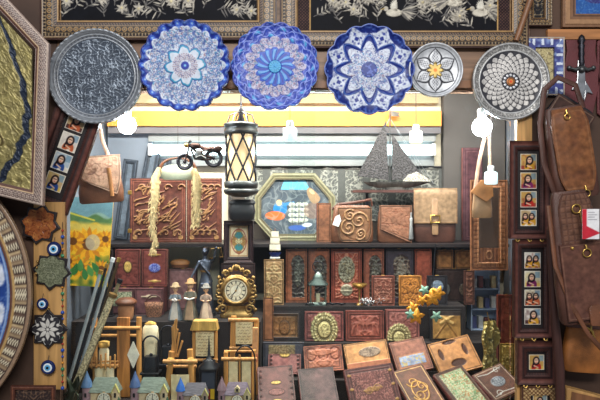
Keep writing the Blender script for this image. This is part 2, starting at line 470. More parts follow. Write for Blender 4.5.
# stepped display base and the upper shelf
o = bpy.data.objects.new('display_stand', None); COL.objects.link(o)
tag(o, 'dark stepped display stand carrying the goods behind the glass', 'display stand')
XS = -0.1535
def step(x0, x1, y0, y1, z1, z0=0.0):
    mb = MB(); mb.box(x0, x1, y0, y1, z0, z1); mb.obj('step', G_plinth, 1.0, o)
step(XS, 0.698, 2.113, 2.328, .72); step(0.70, 0.90, 2.16, 2.328, .756); step(XS, 0.90, 2.33, 2.45, .80); step(XS, 0.90, 2.452, 2.535, .915)
step(XS, 0.70, 2.537, 2.88, 1.05); step(0.702, 0.97, 2.537, 2.88, .915)
step(-0.90, XS-.002, 2.13, 2.36, .74); step(-0.90, XS-.002, 2.362, 2.88, 1.02)
o = bpy.data.objects.new('display_shelf', None); COL.objects.link(o)
tag(o, 'long dark upper shelf across the window carrying bags and carved panels', 'shelf')
mb = MB(); mb.box(-0.90, 0.90, 2.58, 2.885, 1.297, 1.31); mb.obj('shelf_board', W_black, 1.0, o)
for x in (-0.885, -0.38, 0.12, 0.715):
    mb = MB(); mb.box(x, x+0.012, 2.83, 2.88, 1.055, 1.296); mb.obj('bracket', K_dark, 1.0, o)
o = bpy.data.objects.new('display_ledge', None); COL.objects.link(o)
tag(o, 'narrow dark ledge high on the back wall under the metal ship', 'ledge')
ZL = z(190, 2.76)
mb = MB(); mb.box(pt(352, 0, 2.76).x, pt(446, 0, 2.76).x, 2.72, 2.83, ZL-0.012, ZL); mb.obj('ledge_board', W_dark, 1.0, o)
for px in (366, 430):
    mb = MB(); x = pt(px, 0, 2.8).x; mb.box(x, x+.012, 2.8, 2.83, ZL-.08, ZL-.0125); mb.obj('wall_mount', K_dark, 1.0, o)

# ================================================================== lights and camera
cam = bpy.data.cameras.new('camera'); co = bpy.data.objects.new('camera', cam); COL.objects.link(co)
co.location = (0, 0, CAMZ); co.rotation_euler = (PI/2, 0, 0); cam.sensor_width = 36; cam.lens = 36; cam.clip_start = 0.05
sc.camera = co
w = bpy.data.worlds.new('World'); sc.world = w; w.use_nodes = True
bg = w.node_tree.nodes['Background']; bg.inputs['Color'].default_value = (0.80, 0.88, 1.0, 1); bg.inputs['Strength'].default_value = 0.18
def area(name, loc, aim, sx, sy, pw, c):
    l = bpy.data.lights.new(name, 'AREA'); l.shape = 'RECTANGLE'; l.size = sx; l.size_y = sy; l.energy = pw; l.color = c
    q = bpy.data.objects.new(name, l); COL.objects.link(q); q.location = loc
    q.rotation_euler = (Vector(aim)-Vector(loc)).to_track_quat('-Z', 'Y').to_euler()
area('bazaar_skylight', (-0.6, -0.2, 3.6), (0, 2.1, 1.3), 2.6, 1.4, 22, (0.90, 0.95, 1.0))
area('alley_fill', (0.2, -1.0, 3.0), (0.0, 2.3, 1.0), 1.8, 0.5, 54, (1.0, 0.97, 0.92))  # fill light added to brighten the lower goods through the glass
area('display_fill_strip', (-0.05, 2.34, HEADZ+0.22), (-0.05, 2.56, 0.9), 1.66, 0.08, 36, (1.0, 0.95, 0.87))  # unseen strip behind the header, lengthened to brighten the sunflower canvas
area('display_striplight_rear', (-0.1, 2.62, 1.99), (0.0, 2.86, 1.7), 1.4, 0.06, 0.5, (1.0, 0.93, 0.78))
sc.view_settings.view_transform = 'Standard'; sc.view_settings.look = 'None'; sc.view_settings.gamma = 1.0
sc.view_settings.use_curve_mapping = False; sc.view_settings.exposure = 0.42

E_bulb = emit('bulb_glow', (235, 245, 255), 85)
E_tube = emit('tube_glow', (225, 250, 255), 4)
E_backlit = emit('backlit_shade_glow', (255, 222, 170), 0.3)  # weak emission stands in for tube light behind the lantern shade
E_reflect = emit('reflection_glow', (214, 240, 244), 0.8)  # glow for the bulb reflections that are built as bulbs
E_reflectw = emit('warm_reflection_glow', (255, 236, 204), 0.8)
def bulb(px, py, Y, r, m, label, top_py, soft=False):
    t = Th('light_bulb', label, 'light bulb', px, py, Y, 'bulbs hanging in the window')
    a = MB()
    if soft: a.loft([(-r, r*.7, r*.7), (-r*.9, r*.95, r*.95), (0, r, r), (r*.8, r*.95, r*.95), (r, r*.6, r*.6)])
    else: a.ball((0, 0, 0), r)
    t.mesh('globe', a, m)
    a = MB(); a.lathe([(r*.45, r*1.02), (r*.5, r*1.7), (r*.35, r*1.9)]); t.mesh('cap', a, P_white)
    a = MB(); a.tube([(0, 0, r*1.92), (0, 0, py-top_py)], 0.35, 6); t.mesh('hanging_cord', a, P_cord)
bulb(127, 125, 2.14, 9.2, E_bulb, 'glaring round bulb hanging below the plain grey engraved tray', 70)
bulb(482, 127, 2.14, 9.8, E_bulb, 'glaring round bulb hanging below the black and white petalled plate', 60)
bulb(290, 134, 2.3, 7, E_reflect, 'bulb reflection in the glass, built as a glowing bulb above the octagonal picture', 66, True)  # this bulb and the next two stand in for reflections in the glass
bulb(416, 137, 2.4, 6.5, E_reflectw, 'warm bulb reflection built as a bulb at the strip light end near the ship', 68, True)
bulb(491, 178, 2.16, 6.5, E_reflect, 'pale blue bulb reflection built as a bulb, low before the mirrored cabinet door', 60, True)

t = Th('ceiling_light', 'long white fluorescent strip light fixed on the back wall of the window', 'light', 292, 150, 2.848)
a = MB(); a.box(-143, 143, -4, 9, 8, 17); a.box(-143, 143, 3, 9, -16, 8); t.mesh('housing', a, mat('batten_paint', (128, 130, 130), .6, 0, .05, 20, 0), bevel=.6)
a = MB(); a.tube([(-139, -1, 0), (139, -1, 0)], 5.2, 14); t.mesh('fluorescent_tube', a, E_tube)
for s in (-1, 1):
    a = MB(); a.box(s*141-2, s*141+2, -5, 3, -6, 6); t.mesh('lamp_holder', a, P_white, bevel=.8)

# ================================================================== things hung outside the glass
def khatam(fw, dark=(26, 18, 20), cream=(164, 140, 108), mid=(80, 56, 46), gold=(172, 134, 82)):
    def fn(c):
        d = c.Y/fw; c.fill(mid); X = c.X
        c.p(c.st(d-0.08, .02), (64, 42, 38))
        b = c.st(np.abs(d-0.13)-0.03, .02); c.p(b, cream, .5)
        b = c.st(np.abs(d-0.26)-0.07, .02); c.p(b, dark); c.p(b*(np.sin(X*1.9) > .5), cream)
        b = c.st(np.abs(d-0.52)-0.17, .02); c.p(b, dark, .6)
        q = np.mod(X, 6.0)-3.0; e = np.hypot(q/2.6, (d-0.52)/0.13)
        c.p(b*c.st(e-1, .2), gold); c.p(b*c.st(e-.6, .2), dark); c.p(b*c.st(e-.35, .2), cream)
        c.p(c.st(np.abs(d-0.34)-0.015, .02), cream); c.p(c.st(np.abs(d-0.70)-0.02, .02), cream)
        b = c.st(np.abs(d-0.80)-0.07, .02); c.p(b, dark); c.p(b*(np.sin(X*2.4+d*30) > .3), (128, 100, 78))
        c.p(c.st(np.abs(d-0.95)-0.045, .02), gold, .8)
        c.h += 1.2*np.sin(np.clip(d, 0, 1)*PI)
    return fn

def silver_garden(seed, n, w, h, birds=()):
    """silver flower sprays and birds on black"""
    def fn(c):
        rs = random.Random(seed); c.fill((10, 10, 16)); S1 = (184, 176, 162); S2 = (112, 108, 104)
        c.p(.5*c.vn(14, seed), (20, 22, 32))
        for k in range(n):
            x = -w/2+w*(k+rs.random())/n; y = rs.uniform(-h*.48, h*.2); a = rs.uniform(.4, 2.7); L = rs.uniform(14, 28)
            P = [(x, y)]; aa = a
            for i in range(6): aa += rs.uniform(-.3, .3); P.append((P[-1][0]+math.cos(aa)*L/6, P[-1][1]+math.sin(aa)*L/6))
            c.p(c.line(P, .9, .5), S2, .3)
            for q in P[1:]:
                for s in (-1, 1):
                    c.p(c.leaf(q[0], q[1], aa+s*rs.uniform(.5, 1.1), rs.uniform(5, 12), 1.5), rs.choice((S1, S2)), .4)
            fx, fy = P[-1]; m = rs.choice((6, 7, 8))
            for i in range(m): c.p(c.leaf(fx, fy, i*2*PI/m+a, 6.6, 2.5), S1, .5)
            c.p(c.disk(fx, fy, 1.3), (214, 200, 160), .4)
        for bx, by, s in birds:
            for i in range(9): c.p(c.leaf(bx, by, PI-.5+s*.0+i*.16 if s > 0 else .5-i*.16, 22-i, 2.6), rs.choice((S1, S2)), .4)
            for i in range(7): c.p(c.leaf(bx+s*3, by+1, PI/2-s*(.1+i*.17), 14-i, 2.4), (210, 204, 190), .5)
            c.p(c.disk(bx+s*6, by-1, 8, 4), (206, 198, 182), .8); c.p(c.disk(bx+s*14, by+3, 2.6), S1, .8)
            c.p(c.seg((bx+s*16, by+3), (bx+s*20, by+2), 1.2, .3), (200, 170, 110), .4)
    return fn

def art_frame(label, x0, y0, x1, y1, Y, fw, seed, birds, inner=0):
    t = Th('inlaid_picture', label, 'framed picture', (x0+x1)/2, (y0+y1)/2, Y, 'inlaid frames above the window')
    w, h = x1-x0, y1-y0
    t.frame('frame', rect_poly(-w/2, -h/2, w/2, h/2), fw, khatam(fw), M_inlay, depth=5)
    pw, ph = w-2*fw, h-2*fw
    def fn(c):
        silver_garden(seed, int(pw/9), pw-2*inner, ph-4, birds)(c)
        if inner:
            for s in (-1, 1):
                m = c.rect(min(s*pw/2, s*(pw/2-inner)), -ph, max(s*pw/2, s*(pw/2-inner)), ph)
                c.p(m, (40, 28, 32)); c.p(m*(np.sin(c.X*2)*np.sin(c.Y*2) > .3), (92, 66, 56))
                c.p(c.seg((s*(pw/2-inner), -ph), (s*(pw/2-inner), ph), 1.2), (200, 160, 100))
        c.p(c.edge(-pw/2, -ph/2, pw/2, ph/2, 1.6), (176, 140, 96), .5)
    t.relief('picture', pw-.5, ph-.5, fn, M_black, depth=2, res=1.9)
art_frame('wide inlaid frame with silver flowers on black, above grey tray and lacy blue plate', 42, -34, 277, 41, 2.052, 19, 4, [])
art_frame('wide inlaid frame with silver birds and flowers on black, above the white star plate', 280, -36, 527, 49, 2.052, 17, 9, [(44, 4, 1), (-4, -6, -1), (82, -6, -1)], 13)

# --- plates
def plate(name, label, px, py, R, Y, fn, m, edge=None, prof=None, group='plates hung across the window top', tilt=0):
    t = Th(name, label, 'plate', px, py, Y, group, rot=(0, tilt, 0))
    t.disc('dish', R, fn, m, edge=edge, prof=prof, depth=1.2)
    a = MB(); a.tube([(-R*.3, .3, R*.5), (0, .3, R*1.0), (R*.3, .3, R*.5)], .2, 6); t.mesh('hanging_wire', a, K_dark)
    return t
YP = 2.025
rim = lambda k: (lambda t: k*np.clip((t-.55)/.45, 0, 1)**2+.8*np.exp(-((t-.97)/.03)**2))
def f_tray(c):
    c.fill((112, 115, 120)); R = 47
    c.p(c.inside(38+0*c.r), (76, 84, 96)); g = c.curl(.8, 3, False, .34)
    c.p(c.inside(37+0*c.r)*g, (148, 158, 170), .45); c.p(c.inside(37+0*c.r)*c.curl(1.2, 8, False, .25), (56, 64, 78))
    for r0 in (38.5, 41.5): c.p(c.ring(r0, 1.0), (160, 164, 170), .5)
    c.p(c.ring(40, 1.6)*(np.sin(c.th*60) > 0), (84, 88, 98)); c.p(c.ring(44.5, 3), (136, 140, 146), .4)
    c.p(c.ring(46.3, 1.6)*(np.sin(c.th*48) > 0), (170, 174, 180), .6)
plate('engraved_tray', 'large plain grey engraved metal tray at the row end beside the gilded relief frame', 97, 77, 47, 2.0285, f_tray, M_silver, prof=rim(4))

WH = (206, 214, 228); NAVY = (30, 48, 138); TQ = (62, 152, 190)
def lace(c, R0, R1, col=(116, 128, 160), k=1.1, seed=1):
    m = c.inside(R1+0*c.r)*(c.r > R0); u = c.th*R1*.8
    f = np.sin(c.r*k*1.4+np.sin(c.th*16)*1.2)*np.cos(c.th*16)
    c.p(m*np.clip((.3-np.abs(f))*4, 0, 1)*.75, col, .2); g = np.sin(c.th*32+c.r)*np.sin(c.r*1.7)
    c.p(m*(g > .72)*.8, NAVY); c.p(m*(g < -.8)*.7, (190, 120, 120))
def speck(c, R, k=.8):
    m = c.inside(R+0*c.r)*k; q = c.vn(1.5, 31); c.p(m*np.clip((q-.62)*5, 0, 1), (70, 84, 150)); c.p(m*np.clip((.3-q)*5, 0, 1), (150, 120, 136)); c.p(m*np.clip((c.vn(1.3, 77)-.72)*6, 0, 1), (60, 140, 180))
def f_blue1(c):
    c.fill(NAVY); k = 18
    c.p(np.clip(c.vn(3, 2)-.35, 0, .6)*1.4, (92, 124, 210)); fl = np.cos(c.th*k)*np.sin((c.r-36)*.55)
    c.p((c.r > 36)*np.clip(fl*1.5-.5, 0, 1), (120, 156, 226), .5)
    c.p(c.outl(45.2+0*c.r, .9), (22, 34, 100))
    for i in range(18):
        a = i*PI/9; c.p(c.disk(42*math.cos(a), 42*math.sin(a), 2.6), (70, 104, 204), .5); c.p(c.disk(42*math.cos(a), 42*math.sin(a), 1.0), (150, 190, 236))
    s = c.star(20, 36.5, 41, 0, .7); c.p(c.inside(s), WH, .5); lace(c, 23, 37, (96, 116, 156), seed=2); speck(c, 39)
    for n, r0, r1, ph in ((20, 29, 36.5, PI/20), (20, 25, 33, 0), (16, 22, 30, .2), (12, 20, 27, .1)): c.p(c.outl(c.star(n, r0, r1, ph, .8), .9)*.9, (92, 124, 176))
    s = c.star(8, 15, 21, .1, 1); c.p(c.inside(s+1), (70, 90, 150)); c.p(c.inside(s), TQ, .4); s = c.star(8, 13.2, 19.2, .1, 1); c.p(c.inside(s), WH); lace(c, 6, 13, (150, 90, 90), 1.4)
    c.p(c.outl(c.star(8, 5, 11, .1+PI/8, 1), .8), (80, 80, 130)); c.p(c.inside(4.2+0*c.r), (40, 60, 160), .4); c.p(c.inside(1.3+0*c.r), (120, 180, 220))
scal = lambda n, a: (lambda th: 1+a*np.abs(np.cos(n*th/2))-a)
plate('enamel_plate', 'scalloped plate with cobalt blue rim, white lace ground and thin turquoise star', 185.5, 66, 46, 2.008, f_blue1, M_tile, edge=scal(18, .06), prof=rim(4))
def f_blue2(c):
    c.fill((50, 70, 170)); c.p(np.clip(c.vn(2.2, 7)-.35, 0, 1)*1.5, (112, 126, 214)); c.p(np.clip(.35-c.vn(2.0, 17), 0, 1)*2, (36, 48, 130))
    fl = np.cos(c.th*9+.5)*np.cos((c.r-38)*.5); c.p((c.r > 30)*np.clip(fl*2-1, 0, 1), (84, 176, 226), .6)
    fl = np.cos(c.th*18)*np.cos((c.r-34)*.8); c.p((c.r > 30)*np.clip(fl*2-1.2, 0, 1), (150, 160, 236), .3)
    c.p((c.r > 30)*c.outl(c.star(18, 32, 43, 0, .6), .9), (40, 52, 140)); c.p(c.outl(44+0*c.r, 1), (46, 60, 150))
    for k_ in (33, 37, 41): c.p(c.outl(k_+1.6*np.cos(c.th*18+k_), .9), (150, 168, 236), .3)
    s = c.star(16, 27, 31.5, 0, .8); c.p(c.inside(s), (196, 192, 212), .4); lace(c, 20, 30, (120, 104, 150), 1.3); speck(c, 28)
    c.p(c.inside(c.star(16, 17.5, 20.5, 0, 1)), (58, 92, 196), .3)
    w_ = np.cos(c.th*13+c.r*.28); c.p(c.inside(18+0*c.r)*np.clip(w_*2, 0, 1), (104, 164, 224), .3)
    c.p(c.inside(18+0*c.r)*np.clip(-w_*2-1, 0, 1), (40, 60, 160)); c.p(c.inside(6.6+0*c.r), (80, 170, 220), .6); c.p(c.outl(6.6+0*c.r, .7), (40, 70, 160))
plate('enamel_plate', 'scalloped violet blue plate with a swirling blue centre ringed in pale lace', 275, 67, 44, YP, f_blue2, M_tile, edge=scal(18, .05), prof=rim(4))
def f_blue3(c):
    c.fill((22, 38, 112)); c.p(np.clip(c.vn(1.8, 4)-.45, 0, 1)*1.8, (84, 112, 186)); n = 8; ph = PI/8
    q = np.mod(c.th-ph+PI/n, 2*PI/n)-PI/n
    x = c.r*np.cos(q)-33; y = c.r*np.sin(q); dm = np.abs(x)/11.5+np.abs(y)/13
    c.p(c.st((dm-1)*8, .8), WH, .5); c.p(c.st((dm-1)*8, .8)*np.clip((c.vn(1.4, 9)-.55)*4, 0, 1)*.7, (96, 104, 160)); c.p(c.st((np.abs(x)+np.abs(y)-2.6), .6), NAVY)
    for ax, ay in ((5, 0), (-5, 0), (0, 4.5), (0, -4.5)): c.p(c.st(np.hypot(x-ax, y-ay)-1.1, .5), (52, 66, 150))
    c.p(c.outl(44.6+0*c.r, .8), (90, 116, 190))
    s = c.star(8, 21, 34, 0, 1.1); c.p(c.inside(s+1.4), (32, 50, 130)); c.p(c.outl(s, 1.1), (66, 104, 180), .3)
    s = c.star(8, 17.5, 28.5, 0, 1.1); c.p(c.inside(s), WH, .4)
    g = np.sin(c.th*16+c.r*.5)*np.sin(c.r*.9); c.p(c.inside(s-1)*(c.r > 9)*np.clip(.35-np.abs(g), 0, 1)*1.8, (150, 146, 176)); c.p(c.inside(s-1)*(c.r > 8)*(g > .8), (60, 70, 140)); speck(c, 22, .7); c.p(c.inside(s-3)*c.outl(c.star(8, 12, 19, 0, 1), .9), (110, 120, 170))
    c.p(c.inside(8+0*c.r), (36, 58, 140), .4); c.p(c.inside(8+0*c.r)*(c.vn(1.6, 3) > .6), (90, 110, 190))
plate('enamel_plate', 'scalloped navy plate with white lozenges round an eight pointed white star', 369, 70, 45, YP, f_blue3, M_tile, edge=scal(16, .05), prof=rim(4))
BK = (34, 34, 42)
def f_small(c):
    c.fill((192, 194, 198)); c.p(.7*np.clip(.3-np.abs(np.sin(c.X*2.2)*np.sin(c.Y*2.2)), 0, 1), (120, 124, 132)); c.p(c.ring(26, 1.2), (220, 222, 226), .5)
    for i in range(6):
        a = i*PI/3+PI/6; x = c.X*np.cos(a)+c.Y*np.sin(a); y = -c.X*np.sin(a)+c.Y*np.cos(a)
        t_ = np.clip((x-6)/16, 0, 1); wv = 7.2*np.sin(PI*t_**.75); m = (x > 6)*(x < 22)
        c.p(m*c.st(np.abs(y)-wv), BK); c.p(m*c.st(np.abs(y)-wv+1.5), (186, 188, 192), .4); c.p(m*c.st(np.abs(y)-wv*.45)*(np.sin(x*2)*np.sin(y*2.5) > 0), (110, 112, 120))
    c.p(c.ring(22.6, .8), BK)
    s = c.star(8, 4.2, 7.5, 0, 1); c.p(c.inside(s+1), (120, 96, 50)); c.p(c.inside(s), (214, 184, 108), .5); c.p(c.inside(1.8+0*c.r), (226, 120, 50))
plate('engraved_plate', 'smallest hanging plate, silver with six black outlined petals and gold centre', 435, 70.5, 27, YP, f_small, M_silver, prof=rim(3))
def f_petal(c):
    c.fill((128, 126, 124)); c.p(c.ring(34.5, 5)*c.curl(1.3, 5, False, .4), (196, 194, 190), .2); c.p(c.ring(37, 1), (206, 206, 206), .5); c.p(c.ring(31.2, 1), (206, 206, 206), .4)
    c.p(c.inside(30.5+0*c.r), (58, 58, 64)); n = 20
    for k, R in enumerate((30, 26.6, 23.2, 19.8, 16.4, 13)):
        s = c.star(n, R-4.5, R, (k % 2)*PI/n, .9); c.p(c.inside(s), BK); c.p(c.inside(s-1.15), (206, 202, 198), .15)
        c.p(c.inside(s-2)*c.st(np.abs(c.r-(R-2.4))-.5, .5)*.35, (130, 126, 124))
    c.p(c.inside(9.2+0*c.r), BK)
    for i in range(12): a = i*PI/6; c.p(c.disk(6.5*math.cos(a), 6.5*math.sin(a), 1.35), (222, 222, 226), .4)
    c.p(c.inside(4+0*c.r), (198, 124, 60), .4); c.p(c.outl(3+0*c.r, .7), (60, 40, 36)); c.p(c.inside(1+0*c.r), (210, 60, 40))
plate('engraved_plate', 'round metal plate of overlapping black and white petals with small orange centre', 510, 82, 38.5, YP, f_petal, M_silver, prof=rim(3))

# --- gilded relief frame upper left
def f_bandframe(fw):
    def fn(c):
        d = c.Y/fw; c.fill((150, 128, 118)); b = c.st(np.abs(d-.42)-.26, .05)
        c.p(b*(np.sin(c.X*1.6+np.sin(c.Y*1.5)*1.5)*np.cos(c.Y*1.4) > .1), (92, 72, 70), 0); c.p(b*(np.sin(c.X*1.6)*np.sin(c.Y*3) > .6), (206, 192, 176))
        c.p(c.st(np.abs(d-.1)-.05, .03), (196, 176, 160), .5); c.p(c.st(np.abs(d-.76)-.05, .03), (206, 176, 140), .5); c.p(c.st(np.abs(d-.9)-.09, .03), (92, 58, 46), -.4)
        c.h += 1.3*np.sin(d*PI)
    return fn
Y = 1.93
t = Th('relief_picture', 'golden embossed relief in a thick inlaid angular frame, above the round inlaid mirror', 'framed picture', 0, 100, Y)
outer = [(-75, -78), (45, -106), (51, 55), (-2, 112), (-75, 112)]
t.frame('frame', outer, 13, f_bandframe(13), M_inlay, depth=5)
def f_relief(c):
    c.fill((140, 128, 80)); X, Yv = c.X, c.Y
    n = c.vn(6, 3)*.6+c.vn(2.5, 5)*.4; c.h += n*1.3; c.p(np.clip(n-.45, 0, 1)*1.4, (168, 154, 98)); c.p(np.clip(.45-n, 0, 1)*1.3, (78, 66, 34))
    c.p(c.curl(.5, 5, False, .25)*.7, (158, 144, 88), .8)
    xs = -62+(X+60)*100/120; ed = 33-26*(Yv/82)**2+1.6*np.sin(Yv*.2)+.6*np.sin(Yv*.5); rr = xs; edge_ = ed
    c.p(c.st(np.abs(xs-ed)-3.6, 1.0), (30, 40, 58), -.8)
    for k in range(5): c.p(c.oval(-10+k*4, -20-k*6, 18, 9, 1.6)*(rr < edge_-6), (92, 78, 40), .8)
    c.p(c.rect(-38, -45, -24, -35), (206, 220, 170), .3); c.p(c.rect(-60, -70, -20, -58), (190, 226, 206))  # pale green patches paint a reflection onto the brass
ip = inset(outer, 13)
def warp(X, Z):
    u = (X+60)/120; v = (Z+90)/180
    zb = ip[0][1]+(ip[1][1]-ip[0][1])*u
    k = np.clip((u-.52)/.48, 0, 1); zt = ip[3][1]-k*(ip[3][1]-ip[2][1])
    return ip[0][0]+(ip[1][0]-ip[0][0])*u, zb+(zt-zb)*v, 0*X
t.relief('relief_panel', 120, 180, f_relief, M_brassrel, depth=1.5, res=1.4, warp=warp)

# --- round inlaid mirror lower left
Y = 1.99
t = Th('round_plaque', 'round inlaid frame round a blue enamel plate, edging in beside the star tiles', 'plaque', -117, 294, Y)
def f_ring(c):
    u = np.mod(c.th*150/12.0, 1.0); k = np.floor(c.th*150/12.0); c.fill((140, 116, 92))
    b = (c.r > 134)*(c.r < 146)
    c.p(b*(u < .5), (220, 206, 176), .6); c.p(b*(u < .5)*(np.sin(c.r*2.6)*np.sin(c.th*300) > .2), (92, 76, 64)); c.p(b*c.st(np.abs(u-.62)-.05, .05), (64, 44, 40)); c.p(b*c.st(np.abs(u-.75)-.05, .05), (196, 170, 130)); c.p(b*c.st(np.abs(u-.9)-.05, .05), (64, 44, 40))
    c.p(c.ring(148.5, 3), (150, 122, 98), .8); c.p(c.ring(146, 1), (64, 46, 42)); c.p(c.ring(133, 2.6), (186, 150, 96), .8); c.p(c.ring(130, 2), (96, 58, 46), .4)
t.disc('frame', 150, f_ring, M_inlay, depth=4, r_in=.86, nth=420, nr=36)
def f_bl(c):
    c.fill((36, 66, 138)); c.p(np.clip(c.vn(5, 3)-.4, 0, 1), (88, 124, 190)); q = np.mod(c.th*9/PI, 1)-.5
    c.p(c.st(np.hypot((c.r-118)/6, q*20/6)-1, .2), (214, 220, 232), .4); c.p((c.r > 108)*c.curl(.9, 2, False, .2)*.4, (150, 176, 220))
    c.p(c.ring(126, 1.4), (150, 176, 214), .4)
t.disc('enamel_dish', 129.5, f_bl, M_tile, depth=1.5, r_in=.55, nth=420, nr=34)

# --- wooden side board with star tiles and beads
t = Th('hanging_board', 'tall tan wooden board that the star tiles hang on', 'board', 51, 388, 2.056)
a = MB(); a.box(-15, 16, -6, -.5, 0, 186); t.mesh('board', a, W_tan, bevel=.8)
def star_poly(n, R, r, ph=PI/8): return [((R if i % 2 == 0 else r)*math.cos(ph+i*PI/n), (R if i % 2 == 0 else r)*math.sin(ph+i*PI/n)) for i in range(2*n)]
def star_tile(label, px, py, R, style, rot):
    t = Th('star_tile', label, 'wall tile', px, py, 2.03, 'star shaped tiles on the wooden board', rot=(0, rot, 0))
    a = MB(); a.prism(star_poly(8, R, R*.76, 0), -1.2, 1.2); t.mesh('border', a, W_black, bevel=.5)
    def fn(c):
        if style == 0: c.fill((150, 84, 44)); n = c.vn(3, 4); c.p(np.clip(n-.4, 0, 1)*1.3, (190, 128, 70)); c.p(c.curl(.8, 4, False, .2), (110, 52, 30), -.4)
        elif style == 1: c.fill((96, 100, 78)); c.p(c.curl(1.3, 6, True, .5)*.8, (140, 142, 116), .4)
        else:
            c.fill((24, 22, 28)); c.p(c.inside(c.star(8, R*.5, R*.78, 0, 1))*.4, (90, 88, 90))
            for i in range(8):
                a_ = i*PI/4; c.p(c.leaf(2*math.cos(a_), 2*math.sin(a_), a_, 9, 4), (206, 202, 194), .5); c.p(c.disk(11*math.cos(a_+.39), 11*math.sin(a_+.39), 1.6), (206, 202, 194), .4)
            c.p(c.outl(c.star(8, R*.72, R*.86, 0, 1), 1), (206, 202, 194), .4); c.p(c.inside(1.6+0*c.r), (206, 202, 194), .4)
    st_ = lambda th: np.interp(np.mod(th*8/PI, 2), [0, 1, 2], [1, .8, 1])
    t.disc('face', R*.82, fn, M_tile, edge=st_, depth=.6, y=-1.25, nth=160, nr=24)
    if style == 1:
        for dz in (8, 2, -4):
            a = MB(); a.ball((-R*.72, -2.6, dz), 1.3); t.mesh('gilt_stud', a, K_gold)
    a = MB(); a.torus((0, 0, R+.5), 1.2, .35); t.mesh('hanging_ring', a, K_brass)
star_tile('star tile with mottled orange brown face, topmost on the board', 40, 224, 21, 0, .2)
star_tile('star tile with dull green face and gilt studs, middle one on the board', 52, 271, 20, 1, .12)
star_tile('star tile with white floral inlay on black, lowest on the board', 48.5, 329, 20, 2, 0)
def amulet(label, px, py, R):
    t = Th('evil_eye_amulet', label, 'amulet', px, py, 2.022, 'blue eye amulets on the wooden board')
    a = MB(); a.loft([(-1.2, R*.8, R*.8), (0, R, R), (1.2, R*.8, R*.8)])
    a.v = [(x, z_, y) for x, y, z_ in a.v]; t.mesh('glass_body', a, P_blue)
    for r_, y_, m, nm in ((R*.62, -1.5, P_eyewhite, 'white_ring'), (R*.42, -1.8, P_eyeblue, 'blue_iris'), (R*.2, -2.1, P_pupil, 'pupil')):
        a = MB(); a.loft([(y_, r_*.9, r_*.9), (y_+.5, r_, r_)]); a.v = [(x, z_, y) for x, y, z_ in a.v]; t.mesh(nm, a, m)
    a = MB(); a.tube([(0, 0, R), (0.5, 1.2, R+4.5)], .3, 5); t.mesh('hanging_cord', a, P_cord)
amulet('blue eye amulet between the orange and green star tiles', 54, 249, 7.5)
amulet('blue eye amulet between the green and floral star tiles', 42.5, 304, 6)
amulet('blue eye amulet hanging below the floral star tile', 48, 367.5, 7.5)
t = Th('bead_string', 'string of small coloured beads hanging along the edge of the wooden board', 'beads', 62.5, 300, 2.03)
a = MB(); a.tube([(0, 0, -90), (0, 0, 78)], .3, 5); t.mesh('hanging_cord', a, P_cord)
BC = [mat('bead_'+n, c_, .25, 0, .1, 20, 0) for n, c_ in (('blue', (40, 80, 170)), ('amber', (210, 140, 50)), ('green', (60, 130, 90)), ('red', (160, 50, 40)))]
for i in range(26):
    a = MB(); a.ball((0, 0, -88+i*6.3), 1.25 if i % 3 else 1.8); t.mesh('bead', a, BC[(i*7+i//3) % 4])
t = Th('wooden_plaque', 'dark framed wooden plaque with patterned face at the foot of the tan board', 'plaque', 38, 393, 2.0)
t.frame('frame', rect_poly(-26, -12, 18, 8), 4, lambda c: (c.fill((84, 48, 38)), c.p(c.st(np.abs(c.Y-2)-.6), (120, 74, 54), .5)), M_carve, depth=3)
t.relief('panel', 36, 12, lambda c: (c.fill((50, 36, 34)), c.p(c.curl(.8, 3, True, .3), (110, 84, 66), .4)), M_inlay, depth=1, cx=-4, cz=-2)

# --- miniature picture frames
def miniature(seed):
    rs = random.Random(seed)
    bgc = rs.choice([(206, 196, 170), (186, 160, 120), (176, 190, 200), (214, 206, 196), (190, 150, 84)])
    dress = rs.choice([(176, 46, 40), (44, 74, 140), (206, 150, 50), (120, 40, 90), (190, 96, 60), (54, 110, 100)]); d2 = rs.choice([(214, 180, 90), (70, 40, 40), (150, 60, 50), (226, 216, 200)])
    two = rs.random() < .35
    def fn(c):
        c.fill(bgc); c.p(c.rect(-9, -9, 9, -3)*.9, d2); c.p(np.clip(c.vn(2, seed)-.5, 0, 1)*1.2, d2); c.p(c.rect(2, 1, 6, 6)*.8, (120, 150, 170))
        for ox in ((-2.6, 2.6) if two else (rs.uniform(-1, 1),)):
            s = .8 if two else 1.0
            c.p(c.disk(ox, -4.5*s, 4.2*s, 4.6*s), dress); c.p(c.disk(ox, 1.2, 3.0*s, 3.7*s), (36, 26, 30)); c.p(c.seg((ox-2*s, 1), (ox-2.8*s, -4), 1.5), (36, 26, 30))
            c.p(c.disk(ox, 1.3, 1.75*s, 2.3*s), (230, 190, 160)); c.p(c.seg((ox-1, 1.9), (ox+1, 1.9), .45), (40, 26, 26)); c.p(c.disk(ox, .1, .5, .3), (180, 50, 50)); c.p(c.seg((ox-2, -3), (ox+1.5, -4.5), .9), (230, 190, 160))
            c.p(c.disk(ox+.6, -6, 1.4, 1), d2)
        c.p(c.edge(-6.5, -6.5, 6.5, 6.5, .9), (230, 224, 210))
    return fn
def moulding(fw, c0=(70, 40, 36), c1=(104, 62, 54)):
    def fn(c):
        d = c.Y/fw; c.fill(c0); c.p(c.st(np.abs(d-.3)-.16, .08), c1, .2); c.p(c.st(np.abs(d-.62)-.05, .03), (40, 24, 24)); c.p(c.st(np.abs(d-.93)-.06, .03)*(np.sin(c.X*2.4) > -.3), (44, 34, 36), .3)
        c.h += 2.0*(1-d)**1.2+.5*np.cos(d*9)
    return fn
